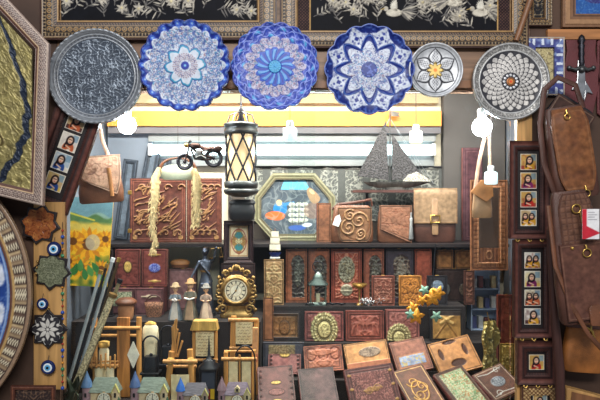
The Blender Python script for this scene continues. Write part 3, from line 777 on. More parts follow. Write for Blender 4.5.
def mini_frame(label, cx, cy, w, h, Y, seeds, tile, fw, rot=0, hooks=0, mould=None, gap=2.5, thick=4):
    t = Th('miniature_frame', label, 'framed picture', cx, cy, Y, 'dark frames of small portrait tiles', rot=(0, rot, 0))
    t.frame('frame', rect_poly(-w/2, -h/2, w/2, h/2), fw, mould or moulding(fw), M_carve, depth=thick)
    a = MB(); a.box(-w/2+fw+.15, w/2-fw-.15, -thick*.5, -.3, -h/2+fw+.15, h/2-fw-.15); t.mesh('mount_board', a, W_black)
    n = len(seeds)
    for i, s in enumerate(seeds):
        zc = (n-1)/2*(tile+gap)-i*(tile+gap)
        def fn(c, s=s): 
            k = 13.0/tile; c.X = c.X*k; c.Y = c.Y*k; miniature(s)(c)
        t.relief('portrait_tile', tile, tile, fn, M_tile, depth=.7, cz=zc, y=-thick*.5-.05, res=2.6)
    for i in range(hooks):
        x = (i-(hooks-1)/2)*w*.3; a = MB()
        a.tube([(x-1.4, -thick-.6, -h/2+1.5), (x-1.6, -thick-2.2, -h/2-1.8), (x+.3, -thick-3, -h/2-2.8), (x+1.7, -thick-2.2, -h/2-1)], .5, 6)
        a.ball((x-1.4, -thick-.4, -h/2+1.8), .9); t.mesh('brass_hook', a, K_brass)
    return t
mini_frame('leaning dark frame with a column of portrait tiles, tucked behind the grey tray', 66, 152, 47, 118, 2.056, [3, 11, 7, 22], 18, 11, rot=math.radians(20), gap=3, thick=2.4)
mini_frame('dark frame with four portrait tiles, uppermost on the window post', 527.5, 190, 40, 97, 2.033, [5, 17, 29, 8], 16, 9, hooks=3, gap=2.6)
mini_frame('dark frame with four portrait tiles, directly below another tall dark frame', 531.5, 288, 39, 97, 2.033, [12, 31, 14, 41], 16, 8.5, hooks=3, gap=2.6)
mini_frame('small square dark frame with a single portrait tile, below the two tall ones', 535.5, 361.5, 41, 43, 2.033, [37], 15, 11, hooks=3)
def kh2(c):
    c.fill((120, 84, 56)); c.p((np.sin(c.X*1.6)*np.sin(c.Y*1.6) > .1), (196, 166, 116), .4); c.p(c.st(np.abs(c.Y-1)-.7), (80, 50, 40), .5)
mini_frame('inlaid geometric patterned frame with a portrait tile, lowest on the window post', 539, 401, 38, 32, 2.033, [53], 14, 9, mould=kh2)

# --- right upper corner
def simple_pic(name, label, x0, y0, x1, y1, Y, fw, ffn, pfn, rot=0, cat='framed picture', depth=4, m=M_tile, fm=M_inlay):
    t = Th(name, label, cat, (x0+x1)/2, (y0+y1)/2, Y, rot=(0, rot, 0)); w, h = x1-x0, y1-y0
    t.frame('frame', rect_poly(-w/2, -h/2, w/2, h/2), fw, ffn, fm, depth=depth)
    t.relief('picture', w-2*fw-.3, h-2*fw-.3, pfn, m, depth=1.2, res=2)
    return t
simple_pic('picture_frame', 'small inlaid frame with black inner panel at the top edge, beside the big bird frame', 524, -30, 551, 27, 2.056, 8, khatam(8), lambda c: (c.fill((30, 28, 32)), c.p(c.curl(.8, 3, True, .2), (150, 130, 100), .3)))
def pf(c): c.fill((48, 92, 160)); c.p(c.disk(4, 6, 18, 16), (60, 60, 120)); c.p(c.disk(4, 8, 13, 12)*(c.vn(4, 2) > .35), (222, 222, 226), .4); c.p(c.curl(.9, 5, False, .2)*.4, (120, 170, 214))
simple_pic('picture_frame', 'brown wooden frame with a blue and white painting at the top corner', 561, -40, 622, 28, 2.05, 13, lambda c: (c.fill((128, 92, 66)), c.p(c.st(np.abs(c.Y-5)-2.5), (162, 122, 88), .8), c.p(c.st(np.abs(c.Y-11)-.8), (84, 56, 42))), pf)
def pf2(c): c.fill((190, 176, 130)); c.p(c.curl(.7, 8, False, .25), (130, 116, 84), .3)
def ff2(c): c.fill((60, 66, 132)); c.p(np.clip(c.vn(3, 6)-.4, 0, 1)*1.5, (150, 176, 214)); c.p(c.st(np.abs(c.Y-.7)-.6), (190, 170, 140), .4); c.p((np.sin(c.X*.7) > .6)*(c.Y > 2)*(c.Y < 8), (214, 222, 236), .3)
simple_pic('picture_frame', 'cream picture with a blue floral border, hung beside the dagger plaque', 524, 38, 563, 96, 2.056, 10, ff2, pf2)
t = Th('walking_stick', 'plain brown wooden stick leaning across behind the petalled plate', 'stick', 523, 24, 2.014)
a = MB(); a.tube([(-7, 0, -17), (-3, .3, -6), (8, 0, 26)], [2.6, 3, 3.2], 10); t.mesh('shaft', a, W_brown)
a = MB(); a.torus((8, 0, 28), 3, 1.1); t.mesh('hanging_loop', a, L_brown)
t = Th('dagger_plaque', 'ornate silver dagger mounted on a maroon pointed wooden plaque', 'dagger', 579, 75, 2.056)
a = MB(); a.prism([(-13, -38), (0, -52), (13, -38), (20, -6), (15, 24), (17, 40), (-15, 40), (-13, 24), (-18, -6)], -3, -.5); t.mesh('plaque', a, leather('maroon_velvet', (98, 44, 48), .2, .6), bevel=.8)
a = MB(); a.prism([(-3.2, 14), (3.2, 14), (4.6, -14), (1.4, -30), (0, -48), (-1.4, -30), (-4.6, -14)], -5.2, -3.4); a.prism([(4, -6), (12, -20), (6, -18), (3, -28)], -5, -3.6); a.prism([(-4, -6), (-10, -16), (-5, -16), (-3, -26)], -5, -3.6); t.mesh('blade', a, K_steel, bevel=.6)
a = MB(); a.tube([(-12, -5, 6), (-6, -5, 4), (0, -5, 7), (6, -5, 4), (12, -5, 6)], [1.6, 2, 2.6, 2, 1.6], 8); a.ball((-12, -5, 6), 2.4); a.ball((12, -5, 6), 2.4); a.ball((0, -6, 4), 3.4); t.mesh('cross_guard', a, K_pewter)
a = MB(); a.lathe([(2.2, 8), (3, 12), (2.3, 16), (3, 20), (2.4, 24), (3.2, 28), (2, 30), (3.8, 33), (2.6, 37), (.6, 39)], cy=-5.4); t.mesh('hilt', a, K_dark)
a = MB(); a.torus((0, -1.8, 42), 2.2, .6); t.mesh('hanging_ring', a, K_brass)

t = Th('velvet_board', 'dark maroon velvet board at the right edge beside the dagger', 'board', 607, 78, 2.056)
a = MB(); a.prism([(-11, -36), (0, -44), (11, -36), (11, 36), (0, 44), (-11, 36)], -3, -.5); t.mesh('board', a, MATS['maroon_velvet'], bevel=.8)
t.frame('frame', rect_poly(-9, -32, 9, 32), 2.5, lambda c: c.fill((70, 40, 40)), M_carve, depth=1.2, y=-3.05)
# --- leather bags on the right
def bag_box(a, w, h, d, e=4, top=.9, y=0): a.loft([(0, w*.44, d*.42, 0, y), (h*.04, w*.49, d*.49, 0, y), (h*.3, w*.5, d*.5, 0, y), (h*.7, w*.49*top**.5, d*.46, 0, y), (h*.96, w*.47*top, d*.36, 0, y), (h, w*.42*top, d*.28, 0, y)], e, 32)
def dring(a, x, y, zc, R=2.6): a.torus((x, y, zc), R, .7); a.tube([(x, y, zc+R), (x, y+.8, zc+R+4)], 1.1, 8)
Y = 1.93
t = Th('shoulder_bag', 'tall glossy brown leather bag with a brass ring, uppermost of the hanging bags', 'bag', 577, 198, 1.968, 'leather bags hung at the shop edge', rot=(0, math.radians(-9), 0))
a = MB(); bag_box(a, 45, 92, 15); t.mesh('body', a, L_dark)
def fl(c): c.fill((122, 76, 46)); n = c.vn(12, 4)*.6+c.vn(5, 9)*.4; c.p(np.clip(n-.5, 0, 1)*1.4, (160, 106, 64)); c.p(np.clip(.42-n, 0, 1)*1.6, (84, 48, 34)); c.p(c.edge(-16, -38, 16, 38, .6), (150, 108, 76), .3); c.h += n*.8
def wf(X, Z):
    k = np.clip((-Z-18)/24, 0, 1); kt = np.clip((Z-26)/16, 0, 1)
    return X*(1-.35*k**2)*(1-.2*kt), Z, 2.2*np.cos(X/19*1.3)-5*kt**2
t.relief('flap', 37, 84, fl, M_tool, depth=1.2, cz=48, y=-8.2, warp=wf, res=1.4)
a = MB(); dring(a, -3, -13.5, 81); t.mesh('buckle_ring', a, K_brass)
a = MB(); dring(a, 4, -13.5, 4, 3.4); t.mesh('bottom_ring', a, K_brass)
a = MB(); a.tube([(-22, -4, 4), (-30, -6, 40), (-27, -5, 78), (-16, -2, 112), (0, 0, 122), (16, 0, 112), (20, 0, 88)], 3.0, 8, ry=.8); t.mesh('hanging_strap', a, L_dark)
t = Th('messenger_bag', 'black edged dark leather satchel hung sideways above the glossy brown bag', 'bag', 558.5, 132, 2.022, 'leather bags hung at the shop edge', rot=(0, math.radians(32), 0))
a = MB(); bag_box(a, 46, 34, 9); t.mesh('body', a, L_black)
t.relief('flap', 44, 22, lambda c: (c.fill((66, 44, 38)), c.p(c.edge(-20, -9, 20, 9, .8), (120, 96, 80), .3)), M_tool, depth=1, cz=20, y=-4.6)
a = MB(); a.tube([(-10, 0, 2), (7, -1, -20), (28.4, -1, -46), (50, 0, -74)], 1.6, 8, ry=.8); t.mesh('hanging_strap', a, L_dark)
a = MB(); dring(a, 12, -6.8, 12, 2); t.mesh('buckle_ring', a, K_brass)
Y = 1.88
t = Th('shoulder_bag', 'big dark brown leather bag with a front pocket tab and sale tag', 'bag', 584, 322, Y, 'leather bags hung at the shop edge', rot=(0, math.radians(-7), 0))
a = MB(); bag_box(a, 48, 132, 15, top=.8); t.mesh('body', a, L_dark)
t.relief('pocket', 42, 76, lambda c: (c.fill((96, 62, 52)), c.p(np.clip(c.vn(12, 3)-.5, 0, 1), (124, 84, 66)), c.p(c.edge(-19.5, -36, 19.5, 36, .5), (140, 104, 84), .2)), M_tool, depth=2.2, cx=2, cz=42, y=-7.4)
a = MB(); a.loft([(-2, 5.5, 1), (0, 6.5, 1.2), (16, 6.5, 1.2), (18, 4, 1)], 5, 20, 8, -10.8); t.mesh('pocket_tab', a, L_brown)
a = MB(); dring(a, 6, -12, 70, 4); t.mesh('strap_ring', a, K_brass)
a = MB(); a.ball((-7, -10, 76), 1.8); t.mesh('snap_button', a, K_brass)
t.relief('top_flap', 34, 52, lambda c: (c.fill((112, 78, 62)), c.p(((np.sin(c.X*1.1) > .55) | (np.sin(c.Y*1.1) > .7))*.6, (82, 54, 44), -.4), c.p(c.edge(-16, -25, 16, 25, 1), (84, 54, 44))), M_tool, depth=1, cx=2, cz=104, y=-6.2, warp=lambda X, Z: (X*(1-.35*np.clip((Z-6)/20, 0, 1)**2), Z, 0*X))
a = MB(); a.torus((2, -9.5, 114), 4.2, .8); a.tube([(5, -9.5, 111), (6, -10, 96)], .8, 6); t.mesh('handle_ring', a, K_brass)
a = MB(); a.tube([(-22, -2, 120), (-24, -6, 60), (-14, -9, 20), (-2, -11, -10), (10, -9, -26)], 2.4, 8, ry=.8); t.mesh('hanging_strap', a, L_brown)
t = Th('sale_tag', 'white and red card tag hanging on the big dark brown bag', 'tag', 590.5, 224, 1.815, rot=(0, 0, 0))
t.relief('card', 17, 30, lambda c: (c.fill((236, 234, 236)), c.p(c.rect(-9, -14, -4, 15), (206, 42, 58)), c.p(c.st((c.Y+4+c.X*.5), .6)*c.st(-(c.Y+13-c.X*.4), .6), (200, 44, 60)), *[c.p(c.rect(-3, 4+i*2.4, 6-(i % 2)*2, 4.9+i*2.4)*.6, (120, 116, 124)) for i in range(4)]), M_paint, depth=.6)
a = MB(); a.tube([(0, 0, 14), (2, .5, 24)], .3, 5); t.mesh('hanging_cord', a, P_cord)
t = Th('shoulder_bag', 'small scuffed tan leather bag, lowest of the hanging bags', 'bag', 582, 371, 2.0, 'leather bags hung at the shop edge', rot=(0, math.radians(4), 0))
a = MB(); bag_box(a, 41, 50, 15); t.mesh('body', a, leather('scuffed_tan_leather', (158, 98, 48), .45))
a = MB(); dring(a, 2, -8.6, 40, 2.6); a.tube([(-4, -8.2, 46), (2, -8.6, 43), (6, -8.4, 36)], 1, 6); t.mesh('clasp', a, K_brass)
a = MB(); a.loft([(44, 20.8, 8), (46, 21, 8.2), (47, 20.5, 8)], 4, 28); t.mesh('top_binding', a, L_dark)
a = MB(); a.tube([(-19, 0, 46), (-22, 2, 60), (-26, 3, 74)], 1.4, 8); t.mesh('hanging_strap', a, L_brown)
t = Th('wooden_pole', 'dark rough wooden pole standing between the small frames and the tan bag', 'pole', 558, 410, 1.95)
a = MB(); a.tube([(3, 0, -20), (2, 1, 40), (-3, 0, 90), (-6, 1, 150), (-8, 0, 180)], [5, 5, 4.2, 4, 3.6], 10); t.mesh('shaft', a, W_dark)
a = MB(); a.torus((-8, 0, 181), 2.4, .7); t.mesh('hanging_loop', a, L_brown)
t = Th('side_table', 'tan wooden table corner jutting out below the lowest tan bag', 'table', 583, 402, 2.0)
a = MB(); a.prism([(-20, -6), (20, -6), (22, 6), (-16, 16), (-20, 16)], -8, 4); t.mesh('tabletop', a, W_tan, bevel=.8)
a = MB(); a.prism([(-17, -4), (18, -4), (19, 5), (-15, 13)], -9, -8.2); t.mesh('inlay', a, W_brown)
for x in (-17, 17):
    a = MB(); a.box(x-2.4, x+2.4, -6, 2, -(z(402, 2.0)-.002)*F/2.0, -6.2); t.mesh('leg', a, W_brown, bevel=.5)
# ================================================================== goods behind the glass
SETTLE = []
def tooled(base, vine=None, med=None, lines=(2, 4), linec=None, studs=None, mott=.5, corners=None, extra=None):
    def fn(c):
        w, h = c.X.max(), c.Y.max(); c.fill(base); B = np.array(base)
        n = c.vn(9, 3)*.6+c.vn(3, 5)*.4; c.p(np.clip(n-.5, 0, 1)*mott*2, np.minimum(B*1.45, 255)); c.p(np.clip(.5-n, 0, 1)*mott*2, B*.55)
        if vine:
            k, sd, col, dh = vine[:4]; t_ = vine[4] if len(vine) > 4 else .3
            m = c.rect(-w+lines[-1]+1, -h+lines[-1]+1, w-lines[-1]-1, h-lines[-1]-1)*c.curl(k, sd, True, t_)
            c.p(m*.85, col, dh)
        for i in lines: c.p(c.edge(-w+i, -h+i, w-i, h-i, .8), linec or tuple(B*.5), -.3 if not linec else .3)
        if corners:
            for sx in (-1, 1):
                for sy in (-1, 1): c.p(c.disk(sx*(w-corners[0]), sy*(h-corners[0]), corners[1]), corners[2], .6)
        if studs:
            for sx in (-1, 1):
                for k in range(studs[0]): c.p(c.disk(sx*(w-3), -h*.8+1.6*h*k/(studs[0]-1), 1.2), studs[1], .7)
        if med:
            for cx, cy, rx, ry, col, dh in med: c.p(c.disk(cx, cy, rx+1, ry+1)*.8, tuple(B*.5)); c.p(c.disk(cx, cy, rx, ry), col, dh); c.p(c.disk(cx, cy, rx, ry)*c.curl(1.6, 4, True, .4)*.6, tuple(np.array(col)*.55), -.3)
        if extra: extra(c, w, h)
    return fn

def book(name, label, cat, x0, y0, x1, Y, zs, fn, thick=6, lean=4, roll=0, group=None, shell=L_maroon, pages=P_page, style='book', y1=None, res=1.7, fm=None):
    """upright or leaning slab whose top edge shows at y0; stands on the surface zs (or ends at y1)"""
    a = math.radians(lean); S = Y/F; zb = zs+.001 if zs is not None else pt(0, y1, Y).z
    k = (200-y0)/F; h = (CAMZ+k*Y-zb)/(math.cos(a)-k*math.sin(a))/S; w = x1-x0
    t = Th(name, label, cat, (x0+x1)/2, 0, Y, group, zs=zb-.001)
    t.o.rotation_mode = 'YXZ'; t.o.rotation_euler = (-a, math.radians(roll), 0); t.h = h
    if style == 'book':
        t.relief('front_cover', w, h, fn, fm or M_tool, depth=1.2, cz=h/2, y=-thick+1.2, res=res)
        b = MB(); b.box(-w/2+.2, w/2, -1.2, 0, 0, h); t.mesh('back_cover', b, shell, bevel=.3)
        b = MB(); b.box(-w/2+1, w/2-.8, -thick+1.25, -1.25, .8, h-.8); t.mesh('page_block', b, pages)
        b = MB(); b.loft([(0.1, .8, thick/2-.7), (h-.1, .8, thick/2-.7)], 2.6, 12, -w/2+.15, -thick/2); t.mesh('spine', b, shell)
    elif style == 'box':
        t.relief('lid', w, h, fn, fm or M_tool, depth=thick*.35, cz=h/2, y=-thick*.65, res=res)
        b = MB(); b.box(-w/2+.3, w/2-.3, -thick*.62, 0, .3, h-.3); t.mesh('box_body', b, shell, bevel=.5)
        b = MB(); b.box(-1.6, 1.6, -thick*.7, -thick*.5, h-.25, h+.5); t.mesh('clasp', b, K_brass, bevel=.2)
    else:
        t.relief('panel', w-6, h-6, fn, fm or M_tool, depth=1.2, cz=h/2, y=-.4, res=res)
        t.frame('frame', rect_poly(-w/2, 0, w/2, h), 3.2, style, M_carve, depth=thick)
    if roll or lean: SETTLE.append((t, zb))
    return t
def settle():
    bpy.context.view_layer.update()
    for t, zb in SETTLE:
        lo = min((ch.matrix_world @ v.co).z for ch in t.o.children for v in ch.data.vertices)
        t.o.location.z += zb-lo
GOLD = (206, 172, 96); DG = (150, 112, 62); MAR = (124, 68, 62); MARD = (92, 50, 46); SIL = (176, 180, 164)
GB = 'leather albums on the front slope'
def clasps(c, w, h):
    for sy in (-.55, .1, .7): c.p(c.disk(-w+4, sy*h, 2, 1.4), DG, .5); c.p(c.disk(w-4, sy*h, 2, 1.4), DG, .5)
    for i, (a_, s_) in enumerate(((0, 5), (PI, 5))): c.p(c.spiral(a_ and -4 or 4, 0, s_, 1.4, .8, a_), DG, .4)
    c.p(c.leaf(-11, -1, .1, 22, 5)*.7, DG, .5)
# front row (rests on the lowest step)
b1 = book('leather_album', 'maroon album with a studded border and gilt ovals, first in the front row', 'album', 259.5, 371, 297, 2.135, 0.72,
     tooled((87, 52, 48), med=[(0, 8, 5, 2, GOLD, .6), (0, -4, 8, 4, (120, 76, 70), .5), (0, -15, 5, 2, GOLD, .6)], lines=(1.5,), studs=(7, (50, 34, 34)), mott=.3), 7, 56, -5, GB)
b2 = book('leather_album', 'plain faded mauve album without ornament in the front row', 'album', 303, 373, 341, 2.135, 0.72, tooled((73, 51, 50), lines=(1.5,), mott=.7), 7, 56, -5.5, GB)
b3 = book('leather_album', 'large tooled maroon album with brass clasps along both edges', 'album', 352.5, 372, 403.5, 2.135, 0.72, tooled((92, 56, 53), (1.1, 3, (150, 100, 90), .3), lines=(2, 5), extra=clasps), 9, 38, -9, GB)
def scrollx(c, w, h):
    for sx, sy, s_ in ((-3, 10, 7), (4, 2, 7), (-3, -7, 7)): c.p(c.spiral(sx, sy, s_, 1.6, 1.3, sx), (190, 146, 80), .7)
    c.p(c.oval(0, -2, 8, 12, 1.2), (190, 146, 80), .5)
b4 = book('leather_album', 'brown album with golden scroll ornament and pale border line', 'album', 414, 373, 450, 2.135, 0.72, tooled((90, 55, 39), lines=(2.5,), linec=(206, 166, 110), extra=scrollx), 7, 56, -18, GB)
def flor(c, w, h):
    m = c.rect(-w+4, -h+4, w-4, h-4); c.p(m, (160, 162, 132), .3); c.p(m*c.curl(1.1, 2, False, .45), (96, 128, 88), .4); c.p(m*c.curl(.8, 9, False, .2), (150, 110, 70))
b5 = book('leather_album', 'brown album with a white and green floral panel', 'album', 461.5, 374, 496.5, 2.135, 0.72, tooled((80, 50, 36), lines=(2,), extra=flor), 7, 56, -23, GB)
def silv(c, w, h):
    c.p(c.disk(0, 0, 8, 6), (130, 134, 140), .7); c.p(c.disk(0, 0, 8, 6)*c.curl(1.3, 3, True, .4), (80, 84, 92)); 
    for s in (-1, 1): c.p(c.line([(-w+4, s*(h-4)), (-w*.2, s*(h-6)), (w-4, s*(h-4))], .9), (176, 176, 170), .3); c.p(c.spiral(s*8, s*12, 4, 1.3, .8), (176, 176, 170), .4)
b6 = book('leather_album', 'brown album with a grey metal medallion, last in the front row', 'album', 490.5, 375, 527.5, 2.19, 0.756, tooled((84, 55, 44), lines=(2,), linec=(160, 140, 120), extra=silv), 7, 56, -26, GB)
# second row on the next step
GB2 = 'boxes on the second step'
book('leather_box', 'maroon leather box with one gilt oval behind the studded album', 'box', 268.5, 355, 301, 2.40, .80, tooled((144, 92, 88), med=[(0, 9, 5, 2.4, GOLD, .6)], lines=(1.2,), studs=(5, (60, 40, 40)), mott=.3), 8, 24, 0, GB2, style='box')
def lacep(c, w, h): m = c.rect(-w+5, -h+4, w-9, h-2); c.p(m, (156, 140, 104)); c.p(m*c.curl(1.2, 7, False, .5), (112, 98, 72), .2)
book('slate_folder', 'slate grey folder with a tan lace panel showing behind the gilt oval box', 'folder', 263.8, 342, 304, 2.446, .80, tooled((78, 78, 88), extra=lacep, lines=(1,), mott=.2), 4, 2, 0, GB2, shell=mat('slate_card', (74, 76, 86), .6, 0, .1, 20, .1))
def geo(c, w, h):
    for x in (-12, 0, 12): c.p(c.oval(x, 4, 5, 6, 1.2), (112, 58, 44), -.5)
    c.p(c.leaf(-14, 6, .0, 28, 7), (176, 110, 84), .5); c.p(c.disk(0, -4, 6, 4), (176, 110, 84), .6)
book('carved_box', 'red brown carved wooden box with floral lid and grey top edge, second step', 'box', 305, 349, 343, 2.402, .80, tooled((158, 94, 72), (0.7, 6, (184, 120, 92), .5), lines=(1.5, 3.5), extra=geo), 14, 26, -4, GB2, shell=mat('greyed_wood', (116, 92, 84), .6, 0, .2, 30, .1), style='box', fm=M_carve)
def goval(c, w, h): c.p(c.disk(3, 4, 11, 5), (150, 128, 108), .6); c.p(c.disk(3, 4, 11, 5)*c.curl(1.2, 2, False, .4), (104, 86, 74)); c.p(c.rect(-w, -h, w, -h*.35), (158, 96, 66), 1)
book('wooden_box', 'light tan wooden box with an engraved grey oval on its lid', 'box', 347.5, 347, 391, 2.382, .80, tooled((196, 140, 88), extra=goval, lines=(1,), mott=.3), 11, 30, -8, GB2, shell=W_tan, style='box', fm=M_carve)
def blab(c, w, h): c.p(c.rect(-13, -10, 13, 0), (140, 156, 190), .3); c.p(c.rect(-13, -10, 13, 0)*c.curl(1.1, 4, False, .4), (190, 170, 120)); c.p(c.edge(-14, -11, 14, 1, .8), (170, 120, 84))
book('leather_box', 'dusty rose brown box with a blue painted label', 'box', 397, 345, 433, 2.366, .80, tooled((146, 98, 82), extra=blab, lines=(1.2,)), 9, 36, -12, GB2, style='box')
t = book('wooden_tray', 'light wooden serving tray with oval cut out handles', 'tray', 439, 344.5, 484, 2.355, .80,
     tooled((176, 122, 74), lines=(1.5,), mott=.3, extra=lambda c, w, h: [c.p(c.disk(x, y, rx, ry), (70, 40, 28), -1.2) for x, y, rx, ry in ((0, 15, 7, 2), (-13, 4, 2.4, 6), (13, 4, 2.4, 6), (1, -8, 8, 4))]), 5, 40, -15, GB2, shell=W_stick, style='box', fm=M_carve)
# third row, standing on the third step
GB3 = 'albums standing on the third step'
mld = lambda c: (c.fill((40, 32, 34)), c.p(c.st(np.abs(c.Y-2.4)-.4), (90, 70, 56), .3))
book('carved_plaque', 'black framed tan carved panel with an arch, third step', 'plaque', 268.5, 311, 300.5, 2.508, .915, tooled((150, 104, 62), (0.8, 5, (112, 72, 42), .3), med=[(0, -2, 5, 7, (136, 92, 54), .5)], lines=(1.5,)), 4, 5, 0, GB3, style=mld, fm=M_carve)
def glo(c, cx, cy, rx, ry):
    X, Y_ = (c.X-cx)/rx, (c.Y-cy)/ry; q = np.hypot(X, Y_); th = np.arctan2(Y_, X); m = c.st((q-1-.03*np.cos(th*16))*rx, .6)
    c.p(m, (176, 164, 116), .8); g = np.cos(th*14+q*5)*np.sin(q*16); c.p(m*(q > .5)*np.clip(.35-np.abs(g), 0, 1)*2.4, (84, 74, 48), -.5); c.p(m*(q > .5)*(g > .75), (214, 206, 160), .4)
    c.p(c.st(np.abs(q-.5)*rx-.5, .5), (84, 74, 48), -.4); k = np.hypot(X, Y_+.05); c.p(c.st((k-.42)*rx, .6), (198, 186, 132), .8); c.p(c.st((k-.42)*rx, .6)*c.curl(1.5, 4, False, .35)*.7, (110, 98, 62), -.3)
def glace(c, w, h):
    glo(c, 0, -3, 13.5, 17)
book('leather_album', 'maroon album with a big lacy gilt oval in its middle, third step', 'album', 305, 311, 343, 2.508, .915, tooled((126, 72, 68), (.8, 3, (150, 92, 84), .4), lines=(2,), extra=glace), 8, 5, 0, GB3)
book('leather_album', 'dark red album with tooled lobed geometric pattern, third step', 'album', 345.5, 310, 383, 2.508, .915, tooled((130, 70, 60), (0.55, 12, (158, 96, 82), .7, .35), lines=(1.5, 4)), 8, 5, 0, GB3)
def glace2(c, w, h): glo(c, -4, -12, 12, 14)
book('leather_album', 'rose brown album with a gilt lace corner below the autumn leaves', 'album', 385.5, 309, 418, 2.508, .915, tooled((138, 86, 80), (.8, 7, (162, 108, 98), .4), lines=(2,), extra=glace2), 8, 5, 0, GB3)
def cross(c, w, h):
    m = c.rect(-w+2, -h+2, w-2, h-6); c.p(m, (164, 124, 68), .2); c.p(m*np.clip(c.vn(4, 4)-.4, 0, 1)*1.2, (120, 84, 44))
    for s in (-1, 1): c.p(m*c.seg((-6*s, h-6), (6*s, 2), 2.6), (196, 160, 100), .6)
    c.p(m*np.maximum(c.seg((0, 3), (-11, -h+3), 1.2), c.seg((0, 3), (11, -h+3), 1.2)), (110, 76, 40), .4)
book('suede_pouch', 'tan suede pouch crossed by pale straps, next to the leaf spray', 'pouch', 429.5, 309, 461, 2.508, .915, tooled((52, 44, 42), extra=cross, lines=(.8,)), 7, 5, 0, GB3, shell=L_black)
# fourth row: carved panels under the shelf
GB4 = 'carved panels under the upper shelf'
def arch(c, w, h, tone=(88, 84, 76)):
    x = c.X-w*.12; m = c.rect(-w*.42, -h+5, w*.75, h-14)+c.disk(w*.12, h-15, w*.6, 9); c.p(np.clip(m, 0, 1), (66, 52, 48), -.8); c.p(np.clip(m, 0, 1)*c.curl(.7, 2, False, .4), tone, 1.2)
    c.p(c.disk(w*.12, 2, w*.36, h*.5), tone, 1.0); c.p(c.disk(w*.12, 2, w*.36, h*.5)*c.curl(1.0, 4, False, .3), (140, 138, 124), .6)
book('carved_plaque', 'brown arched relief panel beside the small white ship', 'panel', 286, 248.5, 307, 2.66, 1.05, tooled((146, 84, 56), lines=(1.2,), extra=arch), 7, 0, 0, GB4, shell=W_red, style='box', fm=M_carve)
book('carved_plaque', 'brown arched relief panel just behind the grey candle lantern', 'panel', 308.5, 248.5, 329, 2.66, 1.05, tooled((146, 84, 60), lines=(1.2,), extra=arch), 7, 0, 0, GB4, shell=W_red, style='box', fm=M_carve)
def flp(c, w, h):
    c.p(c.disk(0, 6, w*.55, 13), (150, 146, 124), .9); c.p(c.disk(0, 6, w*.55, 13)*c.curl(1.1, 8, False, .4), (84, 76, 60), -.5); c.p(c.disk(0, -14, 6, 6), (150, 142, 120), .8)
book('carved_plaque', 'red carved floral panel with pewter rosette standing under the tooled handbag', 'panel', 331, 248.5, 361, 2.66, 1.05, tooled((140, 66, 50), (.85, 6, (186, 128, 104), .8, .35), lines=(1.2, 3), extra=flp), 7, 0, 0, GB4, shell=W_red, style='box', fm=M_carve)
book('carved_plaque', 'brown relief panel under the shelf behind the small maroon box', 'panel', 363, 248.5, 383, 2.66, 1.05, tooled((136, 78, 60), lines=(1.2,), extra=arch), 7, 0, 0, GB4, shell=W_red, style='box', fm=M_carve)
book('carved_plaque', 'dark blue black relief panel behind the small tan carved box', 'panel', 385, 248.5, 412, 2.66, 1.05, tooled((60, 52, 62), lines=(1.2,), extra=lambda c, w, h: arch(c, w, h, (122, 112, 100))), 7, 0, 0, GB4, shell=W_black, style='box', fm=M_carve)
book('leather_book', 'plain red brown book standing under the suede satchel', 'book', 414, 248.5, 430, 2.66, 1.05, tooled((146, 74, 56), lines=(1.2,)), 7, 0, 0, GB4)
GB5 = 'small carved boxes'
book('carved_box', 'small maroon box with knotwork lid standing on the dark shelf', 'box', 371, 275, 393.5, 2.583, 1.05, tooled((118, 68, 56), (1.0, 6, (166, 116, 96), .6, .4), lines=(1.5,)), 7, 0, 0, GB5, style='box', fm=M_carve)
book('carved_box', 'small honey coloured box with pierced knotwork lid', 'box', 398, 275, 420, 2.583, 1.05, tooled((182, 118, 54), (1.0, 5, (96, 58, 30), -.5, .4), lines=(1.5,)), 7, 0, 0, GB5, shell=W_tan, style='box', fm=M_carve)
book('carved_box', 'small black box with a silver blue rosette by the honey box', 'box', 426, 275, 446, 2.583, 1.05, tooled((38, 36, 42), med=[(0, 4, 6, 6, (120, 136, 156), .6)], lines=(1.5,)), 6, 0, 0, GB5, shell=W_black, style='box', fm=M_carve)
# tan boxes on a dark riser
t = book('display_riser', 'dark riser box with pewter rosettes carrying two tan leather boxes', 'riser', 433, 268, 471, 2.72, 1.05, tooled((64, 46, 42), med=[(-10, -4, 5, 6, (120, 116, 110), .6), (9, -4, 5, 6, (126, 104, 84), .6)], lines=(1.2,)), 12, 0, 0, None, shell=W_black, style='box')
zr = z(268, 2.72)+.0015
book('leather_box', 'tan leather box on the dark riser, under the satchel buckle', 'box', 435, 249.3, 451, 2.715, zr, tooled((168, 112, 66), lines=(1,), mott=.6), 8, 0, 0, None, shell=L_tan, style='box')
book('leather_box', 'tan leather box on the dark riser, toward the mirrored cabinet', 'box', 453.5, 249.3, 469, 2.715, zr, tooled((172, 116, 66), (.5, 3, (140, 88, 50), .3), lines=(1,), mott=.5), 8, 0, 0, None, shell=L_tan, style='box')
zq = z(259, 2.59)
book('carved_box', 'tall tan floral box that carries the small white ship', 'box', 264.5, 259, 284, 2.60, 1.05, tooled((150, 118, 82), (.8, 2, (190, 166, 120), .6, .4), lines=(1.2,)), 8, 0, 0, None, style='box', fm=M_carve)
book('wooden_plaque', 'plain small brown plaque standing at the end of the clock shelf', 'plaque', 263.5, 297, 273.5, 2.50, .915, tooled((134, 88, 60), lines=(1,)), 3, 3, 0, None, shell=W_brown, style='box', fm=M_carve)

